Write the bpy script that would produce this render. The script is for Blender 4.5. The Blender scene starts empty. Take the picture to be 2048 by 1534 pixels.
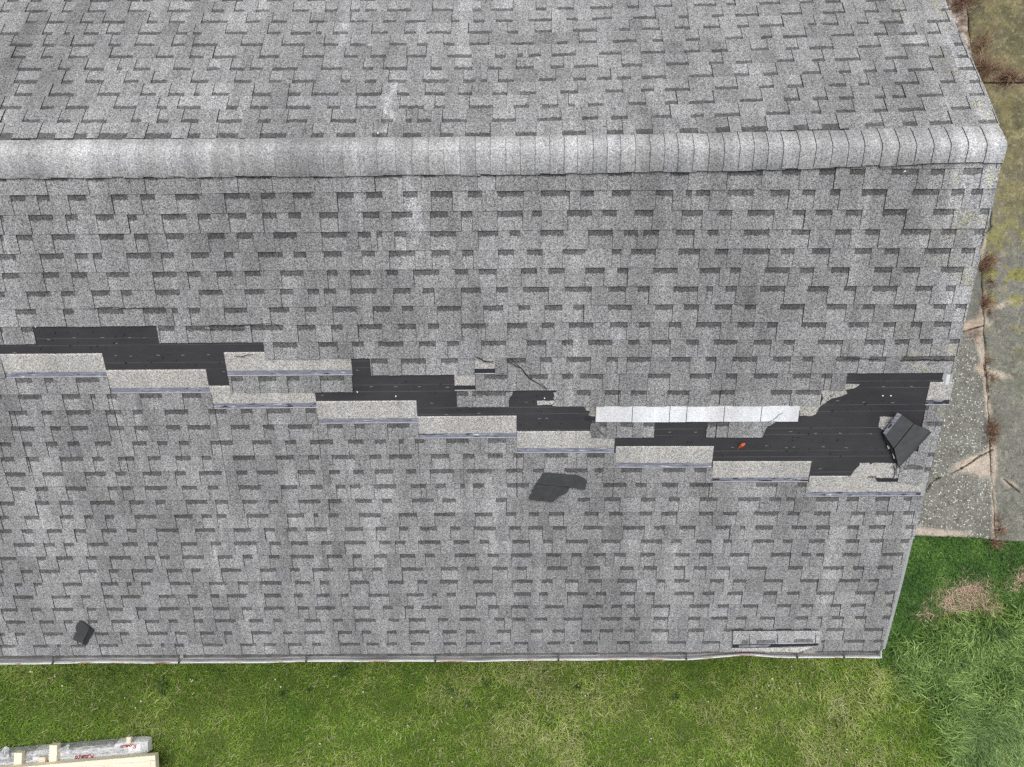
import bpy, math, random
import numpy as np
from mathutils import Matrix, Vector
random.seed(7)
rng = np.random.default_rng(11)
sc = bpy.context.scene
COL = sc.collection

# ------------------------------------------------------------------ camera, sky, sun, exposure
CAM_T, CAM_P, CAM_R = 0.05482, 0.00581, -0.00384      # almost straight down
CAM_H = 10.8
IW, IH, FPX = 2048, 1534, 1420.0
Mcam = np.array((Matrix.Rotation(CAM_T, 3, 'X') @ Matrix.Rotation(CAM_P, 3, 'Y') @ Matrix.Rotation(CAM_R, 3, 'Z')))
cam_d = bpy.data.cameras.new('camera')
cam_d.sensor_fit = 'HORIZONTAL'
cam_d.sensor_width = 36.0
cam_d.lens = FPX / IW * 36.0
cam_d.clip_start = 0.05
cam_d.clip_end = 2000.0
cam = bpy.data.objects.new('camera', cam_d)
COL.objects.link(cam)
cam.matrix_world = Matrix.Translation((0, 0, CAM_H)) @ Matrix(Mcam.tolist()).to_4x4()
sc.camera = cam

world = bpy.data.worlds.new('World')
sc.world = world
world.use_nodes = True
wn = world.node_tree
bg = wn.nodes['Background']
sky = wn.nodes.new('ShaderNodeTexSky')
sky.sky_type = 'NISHITA'
sky.sun_disc = False
SUN_EL, SUN_AZ = math.radians(74), math.radians(10)    # overcast: a broad glow behind the far slope
sky.sun_elevation = SUN_EL
sky.sun_rotation = SUN_AZ
sky.dust_density = 4.0
sky.ozone_density = 1.0
hsv = wn.nodes.new('ShaderNodeHueSaturation')
hsv.inputs['Saturation'].default_value = 0.16           # cloud cover: the blue is gone
wn.links.new(sky.outputs[0], hsv.inputs['Color'])
wn.links.new(hsv.outputs[0], bg.inputs['Color'])
bg.inputs['Strength'].default_value = 0.15
sun_d = bpy.data.lights.new('sun', 'SUN')
sun_d.energy = 1.2
sun_d.angle = math.radians(40)
sun_d.color = (1.0, 0.992, 0.985)
sun = bpy.data.objects.new('sun', sun_d)
COL.objects.link(sun)
sd = Vector((math.sin(SUN_AZ) * math.cos(SUN_EL), math.cos(SUN_AZ) * math.cos(SUN_EL), math.sin(SUN_EL)))
sun.rotation_euler = sd.to_track_quat('Z', 'Y').to_euler()
sc.view_settings.view_transform = 'Standard'
sc.view_settings.look = 'None'
sc.view_settings.exposure = 0.08
sc.view_settings.gamma = 1.0
sc.view_settings.use_curve_mapping = False
sc.cycles.use_denoising = False
sc.cycles.max_bounces = 4
sc.cycles.diffuse_bounces = 3

# ------------------------------------------------------------------ geometry of the place
PITCH = 0.44276
YR, ZR = 2.29585, CAM_H - 5.88555                        # ridge line
SH = 0.00398                                             # the house stands a touch askew
E = 0.17                                                 # shingle exposure
V0, W0 = 0.32685, 0.32448                                # first full course below the ridge, front / far
XR = 4.15                                                # rake
XL = -7.6
LSH = 0.98                                               # shingle length
V_EAVE = 5.405
CA, SA = math.cos(PITCH), math.sin(PITCH)

def lerp(x, xs, ys): return float(np.interp(x, xs, ys))
def far_shift(X): return lerp(X, (-4.7, -2, -.1, 1.5, 2.5, 3.8, 4.2), (.05, .018, 0, .03, .055, .085, .092))
def cap_shift(X): return lerp(X, (-4.7, 0, 1.6, 2.6, 3.8, 4.2), (.01, 0, .012, .028, .055, .06))
def front_shift(X, v): return lerp(X, (.5, 3.5), (0, .02)) * lerp(v, (0.2, .5, 4.2, 5.2), (1, 1, 1, 0))

def S(side, X, v, h=0.0):
    """a point on the roof: side -1 front slope, +1 far slope; v metres down from the ridge; h above the deck"""
    if side > 0:
        v = v + far_shift(X) / CA
        y = YR + v * CA
    else:
        v = v + front_shift(X, v)
        y = YR - v * CA
    return (X, y + SH * X + side * SA * h, ZR - v * SA + CA * h)

Mc = Mcam
def project(P):
    c = (np.asarray(P, float) - np.array([0, 0, CAM_H])) @ Mc
    return IW / 2 + FPX * c[0] / -c[2], IH / 2 - FPX * c[1] / -c[2]
def ray(px, py):
    return np.array([(px - IW / 2) / FPX, -(py - IH / 2) / FPX, -1.0]) @ Mc.T
def at_z(px, py, z=0.0):
    d = ray(px, py)
    return d[:2] * ((CAM_H - z) / -d[2])
def on_slope(px, py, side=-1):
    """where the sight line meets the roof: (X, v)"""
    d = ray(px, py)
    n = np.array([-SH * side * SA, side * SA, CA])
    P0 = np.array([0, YR, ZR - CAM_H])
    P = d * ((n @ P0) / (n @ d))
    X = P[0]
    v = side * (P[1] - YR - SH * X) / CA
    if side > 0: v -= far_shift(X) / CA
    else: v -= front_shift(X, v)
    return X, v
def x_on_course(px, v, side):
    lo, hi = -14.0, 9.0
    for _ in range(26):
        m = (lo + hi) / 2
        if project(S(side, m, v, .008))[0] < px: lo = m
        else: hi = m
    return (lo + hi) / 2

# ------------------------------------------------------------------ helpers
def link(o, parent=None):
    COL.objects.link(o)
    if parent is not None:
        o.parent = parent
        o.matrix_parent_inverse = Matrix.Translation(-parent_loc(parent))
    return o
def parent_loc(p):
    v = Vector(p.location)
    return v
def tag(o, label=None, cat=None, group=None, kind=None):
    if label: o['label'] = label
    if cat: o['category'] = cat
    if group: o['group'] = group
    if kind: o['kind'] = kind
    return o
def empty(name, loc):
    o = bpy.data.objects.new(name, None)
    o.location = loc
    o.empty_display_size = .2
    COL.objects.link(o)
    return o

class MB:
    def __init__(s): s.v = []; s.f = []; s.m = []; s.tone = []; s.gap = []; s.w = []
    def face(s, pts, mat=0, tone=1.0, gap=0.0, w=None):
        i = len(s.v)
        s.v.extend(pts)
        s.w.extend(w if w is not None else [1.0] * len(pts))
        s.f.append(tuple(range(i, i + len(pts))))
        s.m.append(mat); s.tone.append(tone); s.gap.append(gap)
    def prism(s, top, bot, mt=0, ms=1, tone=1.0, gap=0.0, w=None, bottom=False):
        """top and bottom rings, counter-clockwise seen from above"""
        s.face(top, mt, tone, gap, w)
        n = len(top)
        for i in range(n):
            j = (i + 1) % n
            s.face([bot[i], bot[j], top[j], top[i]], ms, tone)
        if bottom: s.face(bot[::-1], ms, tone)
    def box(s, c, size, mat=0, R=None, tone=1.0):
        hx, hy, hz = [a / 2 for a in size]
        P = [Vector((sx * hx, sy * hy, sz * hz)) for sz in (-1, 1) for sx, sy in ((-1, -1), (1, -1), (1, 1), (-1, 1))]
        if R is not None: P = [R @ p for p in P]
        P = [tuple(p + Vector(c)) for p in P]
        s.prism(P[4:], P[:4], mat, mat, tone, bottom=True)
    def mesh(s, name, mats, smooth=False, weld=False):
        me = bpy.data.meshes.new(name)
        me.from_pydata([tuple(map(float, p)) for p in s.v], [], s.f)
        for m in mats: me.materials.append(m)
        me.polygons.foreach_set('material_index', s.m)
        a = me.attributes.new('tone', 'FLOAT', 'FACE'); a.data.foreach_set('value', s.tone)
        a = me.attributes.new('gap', 'FLOAT', 'FACE'); a.data.foreach_set('value', s.gap)
        a = me.attributes.new('w', 'FLOAT', 'POINT'); a.data.foreach_set('value', s.w)
        if smooth: me.polygons.foreach_set('use_smooth', [True] * len(s.f))
        me.update()
        return me
    def build(s, name, mats, parent=None, smooth=False, origin=None):
        if origin is None:
            a = np.array(s.v); origin = (a.min(0) + a.max(0)) / 2
            origin[2] = a[:, 2].min()
        o3 = np.asarray(origin, float)
        s.v = [tuple(np.asarray(p, float) - o3) for p in s.v]
        o = bpy.data.objects.new(name, s.mesh(name, mats, smooth))
        COL.objects.link(o)
        place(o, o3, parent)
        return o
LOCS = {}
def place(o, loc, parent=None):
    LOCS[o.name] = np.asarray(loc, float)
    if parent is not None:
        o.parent = parent
        o.location = tuple(np.asarray(loc) - LOCS[parent.name])
    else:
        o.location = tuple(loc)

# value noise for colouring ground and grass
_T = rng.random((256, 256))
def vnoise(x, y):
    xi = np.floor(x).astype(int); yi = np.floor(y).astype(int)
    fx = x - xi; fy = y - yi
    fx = fx * fx * (3 - 2 * fx); fy = fy * fy * (3 - 2 * fy)
    g = lambda a, b: _T[a % 256, b % 256]
    return (g(xi, yi) * (1 - fx) + g(xi + 1, yi) * fx) * (1 - fy) + (g(xi, yi + 1) * (1 - fx) + g(xi + 1, yi + 1) * fx) * fy
def fbm(x, y, s, o=4):
    t = 0; a = .5; n = 0
    for k in range(o):
        t = t + a * vnoise(x * s + 17.3 * k, y * s + 9.1 * k); n += a; a *= .5; s *= 2.03
    return t / n

# ------------------------------------------------------------------ materials
class NB:
    def __init__(s, name, rough=.9):
        s.m = bpy.data.materials.new(name); s.m.use_nodes = True
        s.t = s.m.node_tree; s.n = s.t.nodes
        s.b = s.n['Principled BSDF']; s.b.inputs['Roughness'].default_value = rough
        s.b.inputs['Specular IOR Level'].default_value = .25
    def put(s, sock, v):
        if hasattr(v, 'is_linked') or hasattr(v, 'links'): s.t.links.new(v, sock)
        elif isinstance(v, tuple) and len(v) == 3 and sock.type == 'RGBA': sock.default_value = (*v, 1)
        else: sock.default_value = v
    def math(s, op, a, b=0.0, c=None, clamp=False):
        n = s.n.new('ShaderNodeMath'); n.operation = op; n.use_clamp = clamp
        s.put(n.inputs[0], a); s.put(n.inputs[1], b)
        if c is not None: s.put(n.inputs[2], c)
        return n.outputs[0]
    def pos(s):
        return s.n.new('ShaderNodeNewGeometry').outputs['Position']
    def xyz(s, v):
        n = s.n.new('ShaderNodeSeparateXYZ'); s.put(n.inputs[0], v); return n.outputs
    def scale(s, v, k, off=(0, 0, 0)):
        n = s.n.new('ShaderNodeMapping'); s.put(n.inputs[0], v); n.inputs['Scale'].default_value = k; n.inputs['Location'].default_value = off
        return n.outputs[0]
    def noise(s, v, sc=1.0, det=2.0, rough=.5):
        n = s.n.new('ShaderNodeTexNoise'); s.put(n.inputs['Vector'], v)
        n.inputs['Scale'].default_value = sc; n.inputs['Detail'].default_value = det; n.inputs['Roughness'].default_value = rough
        return n.outputs[0]
    def vor(s, v, sc=1.0, out='Color', rnd=1.0):
        n = s.n.new('ShaderNodeTexVoronoi'); s.put(n.inputs['Vector'], v); n.inputs['Scale'].default_value = sc
        n.inputs['Randomness'].default_value = rnd
        return n.outputs[out]
    def ramp(s, f, *stops):
        n = s.n.new('ShaderNodeValToRGB'); s.put(n.inputs[0], f)
        r = n.color_ramp
        while len(r.elements) < len(stops): r.elements.new(.5)
        for e, (p, c) in zip(r.elements, stops):
            e.position = p; e.color = (c, c, c, 1) if not isinstance(c, tuple) else (*c, 1)
        return n.outputs[0]
    def mr(s, f, a, b, c=0.0, d=1.0):
        n = s.n.new('ShaderNodeMapRange'); s.put(n.inputs[0], f)
        for i, x in zip((1, 2, 3, 4), (a, b, c, d)): n.inputs[i].default_value = x
        return n.outputs[0]
    def mix(s, f, a, b, mode='MIX'):
        n = s.n.new('ShaderNodeMix'); n.data_type = 'RGBA'; n.blend_type = mode
        s.put(n.inputs[0], f); s.put(n.inputs[6], a); s.put(n.inputs[7], b)
        return n.outputs[2]
    def attr(s, name, out='Fac'):
        n = s.n.new('ShaderNodeAttribute'); n.attribute_name = name; return n.outputs[out]
    def bump(s, h, dist=.004, st=1.0):
        n = s.n.new('ShaderNodeBump'); s.put(n.inputs['Height'], h); n.inputs['Distance'].default_value = dist; n.inputs['Strength'].default_value = st
        s.t.links.new(n.outputs[0], s.b.inputs['Normal'])
    def out(s, c):
        s.put(s.b.inputs['Base Color'], c); return s.m
    def val(s, f, c):     # colour times a number
        n = s.n.new('ShaderNodeVectorMath'); n.operation = 'SCALE'
        s.put(n.inputs[0], c if not isinstance(c, tuple) else c); s.put(n.inputs['Scale'], f)
        return n.outputs[0]

def granules(name, col, contrast=1.0, weather=1.0, stains=False, lichen=False, big=120, tan=0.0, crest=False):
    """mineral granules: speckle of light and dark grains, blotches, weathered runs"""
    b = NB(name, .95)
    p = b.pos()
    g1 = b.xyz(b.vor(p, big))[0]
    g2 = b.noise(p, 85, 3, .7)
    g3 = b.xyz(b.vor(p, 210))[1]
    k = b.math('ADD', b.mr(g1, 0, 1, 1 - .42 * contrast, 1 + .42 * contrast), b.mr(g2, .3, .7, -.27 * contrast, .27 * contrast))
    k = b.math('ADD', k, b.mr(g3, 0, 1, -.2 * contrast, .2 * contrast))
    dark = b.math('LESS_THAN', g3, .13)
    k = b.math('MULTIPLY', k, b.mr(dark, 0, 1, 1, 1 - .45 * contrast))
    k = b.math('MAXIMUM', k, .12)
    blot = b.noise(p, 1.1, 4, .6)
    k = b.math('MULTIPLY', k, b.mr(blot, .3, .7, 1 - .13 * weather, 1 + .13 * weather))
    run = b.noise(b.scale(p, (7, .7, .7)), 1.0, 3, .6)
    k = b.math('MULTIPLY', k, b.mr(run, .3, .7, 1 - .13 * weather, 1 + .13 * weather))
    run2 = b.noise(b.scale(p, (1.9, .28, .28), (3.7, 0, 0)), 1.0, 3, .55)
    k = b.math('MULTIPLY', k, b.mr(run2, .32, .68, 1 - .15 * weather, 1 + .15 * weather))
    run3 = b.noise(b.scale(p, (4.2, .22, .22), (9.1, 2, 0)), 1.0, 2, .5)
    k = b.math('MULTIPLY', k, b.mr(run3, .55, .75, 1, 1 + .30 * weather))
    k = b.math('MULTIPLY', k, b.attr('tone'))
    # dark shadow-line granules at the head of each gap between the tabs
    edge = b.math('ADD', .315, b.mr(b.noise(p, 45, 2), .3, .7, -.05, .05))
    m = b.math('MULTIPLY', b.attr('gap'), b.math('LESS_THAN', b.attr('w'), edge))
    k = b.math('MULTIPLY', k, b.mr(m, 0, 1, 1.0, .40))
    c = b.val(k, col)
    tint = b.noise(p, 3.0, 3)
    c = b.mix(b.mr(tint, .35, .7, 0, 1), c, b.mix(1.0, c, (1.02, .995, .97), 'MULTIPLY'))
    if tan: c = b.mix(b.math('MULTIPLY', b.mr(b.noise(p, 14, 3), .4, .65), tan), c, b.mix(1.0, c, (1.05, .96, .83), 'MULTIPLY'))
    X, Y, Z = b.xyz(p)[:3]
    if stains:
        # pale runs of worn granules below the ridge, each at its own place
        tot = None
        for (x0, wd, y0, y1, a) in STAINS:
            wob = b.math('ADD', X, b.mr(b.noise(b.scale(p, (0, 5, 5)), 1, 3), .3, .7, -.06, .06))
            dx = b.math('DIVIDE', b.math('SUBTRACT', wob, x0), wd)
            g = b.math('POWER', 2.718, b.math('MULTIPLY', b.math('MULTIPLY', dx, dx), -1.0))
            fy = b.math('MULTIPLY', b.mr(Y, y0 - .18, y0 + .05, 0, 1), b.mr(Y, y1 - .05, y1 + .2, 1, 0))
            g = b.math('MULTIPLY', b.math('MULTIPLY', g, fy), a)
            tot = g if tot is None else b.math('ADD', tot, g)
        tot = b.math('MULTIPLY', tot, b.mr(b.noise(b.scale(p, (9, 3, 3)), 2.5, 4, .7), .3, .62, .1, 1), clamp=True)
        c = b.mix(tot, c, b.mix(1.0, c, (1.75, 1.75, 1.75), 'MULTIPLY'))
    if lichen:
        l = b.math('MULTIPLY', b.mr(X, XR - .75, XR - .2, 0, 1), b.mr(b.noise(p, 5, 5, .7), .56, .68, 0, .5))
        c = b.mix(l, c, b.mix(1.0, c, (1.15, 1.12, .62), 'MULTIPLY'))
        rim = b.math('MULTIPLY', b.mr(X, XR - .22, XR - .08, 0, .45), b.mr(Y, YR - .3, YR + .2, .35, 1))
        c = b.mix(rim, c, b.mix(1.0, c, (1.4, 1.4, 1.4), 'MULTIPLY'))
    if crest:     # light painted along the crest, shade painted along the lower lip, both mottled
        yr = b.math('SUBTRACT', b.math('SUBTRACT', Y, b.math('MULTIPLY', X, SH)), YR)
        up = b.math('MULTIPLY', b.mr(yr, -.11, -.02, 0, 1), b.mr(yr, .06, .13, 1, 0))
        crest_light = b.math('MULTIPLY', up, b.mr(b.noise(b.scale(p, (6, 2, 2)), 1.6, 4, .7), .3, .65, .15, .85))
        c = b.mix(crest_light, c, b.mix(1.0, c, (1.38, 1.38, 1.38), 'MULTIPLY'))
        low = b.math('MULTIPLY', b.mr(yr, -.17, -.09, 1, 0), b.mr(b.noise(b.scale(p, (9, 2, 2)), 1.4, 4, .7), .35, .6, .75, .0))
        c = b.mix(low, c, b.mix(1.0, c, (.66, .66, .66), 'MULTIPLY'))
    b.bump(b.math('ADD', g1, g2), .003, .5)
    return b.out(c)

STAINS = []
for (px, py0, py1, side, wd, a) in ((818, 350, 500, -1, .09, .9), (480, 355, 470, -1, .05, .5), (790, 165, 275, 1, .05, .9), (690, 215, 270, 1, .06, .5),
                                    (1310, 150, 200, 1, .05, .5), (535, 0, 40, 1, .06, .6), (865, 660, 740, -1, .05, .45), (1590, 360, 500, -1, .05, .45),
                                    (1925, 320, 420, -1, .07, .45), (1215, 1060, 1180, -1, .08, .3), (500, 1030, 1110, -1, .06, .4), (430, 1110, 1160, -1, .05, .4),
                                    (255, 1030, 1290, -1, .12, .2), (700, 380, 420, -1, .08, .5), (1270, 230, 275, 1, .06, .5), (1060, 200, 275, 1, .15, .3)):
    a0 = S(side, *on_slope(px, py0, side)); a1 = S(side, *on_slope(px, py1, side))
    STAINS.append((a0[0], wd, min(a0[1], a1[1]), max(a0[1], a1[1]), a))

M = {}
M['shingle'] = granules('grey shingle granules', (.270, .271, .276), 1.2, big=135, stains=True, lichen=True)
M['headlap'] = granules('fresh buff granules', (.43, .428, .417), 1.05, .6, big=150, tan=.35)
M['fragment'] = granules('torn shingle granules', (.40, .395, .375), 1.1, .4, tan=.3)
M['cap'] = granules('ridge cap granules', (.345, .347, .354), .85, 1.25, stains=True, crest=True)
M['white'] = granules('white granules', (.73, .745, .775), .3, .8)
def simple(name, col, rough=.8, var=.15, sc=30, spec=.25, det=3):
    b = NB(name, rough); b.b.inputs['Specular IOR Level'].default_value = spec
    p = b.pos()
    k = b.mr(b.noise(p, sc, det, .6), .25, .75, 1 - var, 1 + var)
    k = b.math('MULTIPLY', k, b.attr('tone') if name.endswith('(toned)') else 1.0)
    return b.out(b.val(k, col))
M['edge'] = simple('asphalt cut edge', (.022, .022, .024), .9, .3, 60)
M['asphalt'] = simple('asphalt shingle back (toned)', (.074, .076, .080), .75, .18, 16, .3)
M['asphalt_dark'] = simple('asphalt adhesive', (.022, .023, .028), .55, .3, 25, .4)
def underlay_mat():
    b = NB('black synthetic underlayment', .62); b.b.inputs['Specular IOR Level'].default_value = .3
    p = b.pos(); X, Y, Z = b.xyz(p)[:3]
    yy = b.math('SUBTRACT', Y, b.math('MULTIPLY', X, SH))
    # printed pairs of lap lines every quarter metre
    ln = None
    for off in (0.0, .062):
        fr = b.math('FRACT', b.math('DIVIDE', b.math('ADD', yy, 10 + off), .223))
        l = b.math('LESS_THAN', b.math('ABSOLUTE', b.math('SUBTRACT', fr, .5)), .011)
        ln = l if ln is None else b.math('MAXIMUM', ln, l)
    ln = b.math('MULTIPLY', ln, b.mr(b.noise(b.scale(p, (3, 60, 60)), 1, 3), .3, .6, .1, .75))
    k = b.mr(b.noise(p, 2.2, 4, .6), .3, .7, .8, 1.2)
    k = b.math('MULTIPLY', k, b.mr(b.noise(b.scale(p, (1, 12, 12)), 3, 3), .3, .7, .94, 1.06))
    c = b.val(k, (.039, .0375, .0415))
    c = b.mix(ln, c, (.12, .115, .115))
    dirt = b.math('GREATER_THAN', b.noise(p, 40, 2, .7), .73)
    c = b.mix(b.math('MULTIPLY', dirt, .5), c, (.012, .012, .012))
    b.bump(b.noise(b.scale(p, (1, 1.8, 1.8)), 2.5, 3, .5), .03, .5)
    return b.out(c)
M['underlay'] = underlay_mat()
def sealant_mat():
    b = NB('blue-grey release film', .38); b.b.inputs['Specular IOR Level'].default_value = .5
    p = b.pos()
    n = b.noise(b.scale(p, (4, 26, 26)), 2.4, 4, .7)
    c = b.ramp(n, (.30, (.05, .053, .068)), (.42, (.17, .177, .225)), (.55, (.22, .227, .275)), (.64, (.32, .325, .365)), (.68, (.75, .76, .80)))
    c = b.mix(b.math('LESS_THAN', b.math('MULTIPLY', b.attr('tone'), b.noise(b.scale(p, (5, 30, 30)), 1.6, 3)), .36), c, (.03, .03, .035))
    return b.out(c)
M['film'] = sealant_mat()
M['filmline'] = simple('pale film edge', (.50, .50, .53), .5, .2, 20)
M['staple'] = simple('zinc staple', (.36, .36, .34), .4, .1)
M['nailhead'] = simple('bright nail head', (.85, .85, .82), .4, .05)
M['wood'] = simple('roof deck wood', (.22, .15, .09), .8, .2, 8)
M['rake'] = simple('pale gritty drip edge metal', (.36, .365, .37), .7, .3, 70, .3)
M['rake_bright'] = simple('bare drip edge metal', (.62, .66, .68), .45, .1, 14, .5)
def gutter_mat():
    b = NB('weathered white gutter', .45); b.b.inputs['Specular IOR Level'].default_value = .4
    p = b.pos()
    n = b.noise(b.scale(p, (.6, 6, 6)), 3, 4, .65)
    c = b.ramp(n, (.28, (.26, .27, .285)), (.46, (.52, .535, .545)), (.64, (.74, .75, .76)))
    sp = b.mr(b.noise(b.scale(p, (.5, 3, 3)), 9, 5, .75), .52, .68, 0, .8)
    c = b.mix(sp, c, (.17, .125, .095))
    return b.out(c)
M['gutter'] = gutter_mat()
M['trough_shade'] = simple('grime and painted shade in the gutter', (.15, .145, .14), .8, .45, 12)  # grime tone darkened to paint in the shade inside the trough
def lip_mat():
    b = NB('chipped red lip of gutter', .55)
    p = b.pos()
    n = b.noise(b.scale(p, (1.2, 10, 10)), 3, 4, .7)
    c = b.ramp(n, (.50, (.70, .70, .70)), (.56, (.45, .23, .17)), (.66, (.24, .085, .06)))
    return b.out(c)
M['lip'] = lip_mat()
M['bracket'] = simple('dull steel hanger', (.07, .072, .075), .5, .2)
M['gutter_patch'] = simple('grey gutter sealant', (.50, .48, .45), .6, .2, 22)
M['siding'] = simple('pale siding', (.55, .54, .50), .7, .08, 3)
M['fascia'] = simple('brown-red fascia paint', (.22, .09, .06), .6, .2, 6)
# ------------------------------------------------------------------ the house
H0 = (0.0, YR, 0.0)
house = empty('house', H0); LOCS['house'] = np.array(H0)
tag(house, 'long house with grey shingle gable roof, front slope torn open in a band', 'house')

# rake line, measured along both slopes
RF = sorted([(v, X) for X, v in (on_slope(x, y, -1) for x, y in ((2005, 300), (1985, 404), (1961, 500), (1923, 664), (1896, 798), (1861.7, 931), (1841, 1013.6), (1803, 1173), (1769, 1300)))])
RB = sorted([(v, X) for X, v in (on_slope(x, y, 1) for x, y in ((1889, 0), (1930, 92.4), (1969, 181), (1997, 251.6)))])
def rake(side, v):
    if side < 0:
        return lerp(v, [a for a, _ in RF], [b for _, b in RF])
    return lerp(v, [a for a, _ in RB], [b for _, b in RB])

roof_mb = MB()
for side in (-1, 1):
    t = [S(side, XL, 0, -.004), S(side, XR - .05, 0, -.004), S(side, XR - .05, V_EAVE, -.004), S(side, XL, V_EAVE, -.004)]
    u = [S(side, XL, 0, -.03), S(side, XR - .05, 0, -.03), S(side, XR - .05, V_EAVE, -.03), S(side, XL, V_EAVE, -.03)]
    if side < 0: t = t[::-1]; u = u[::-1]
    t = t[::-1]; u = u[::-1]
    roof_mb.prism(t, u, 0, 0, bottom=True)
roof = roof_mb.build('roof', [M['wood']], house)
ul = MB()
for side in (-1, 1):
    nx, nv = 150, 60
    xs = np.linspace(XL, XR - .02, nx + 1); vs = np.linspace(0, V_EAVE, nv + 1)
    hh = lambda X, v: .0003 + .0032 * float(vnoise(np.array(X * 2.1 + 40), np.array(v * 3.3 + 9)))
    for i in range(nx):
        for j in range(nv):
            q = [(xs[i], vs[j]), (xs[i], vs[j + 1]), (xs[i + 1], vs[j + 1]), (xs[i + 1], vs[j])]
            if side > 0: q = q[::-1]
            ul.face([S(side, X, v, hh(X, v)) for X, v in q])
ul.build('underlayment', [M['underlay']], roof)

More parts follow.
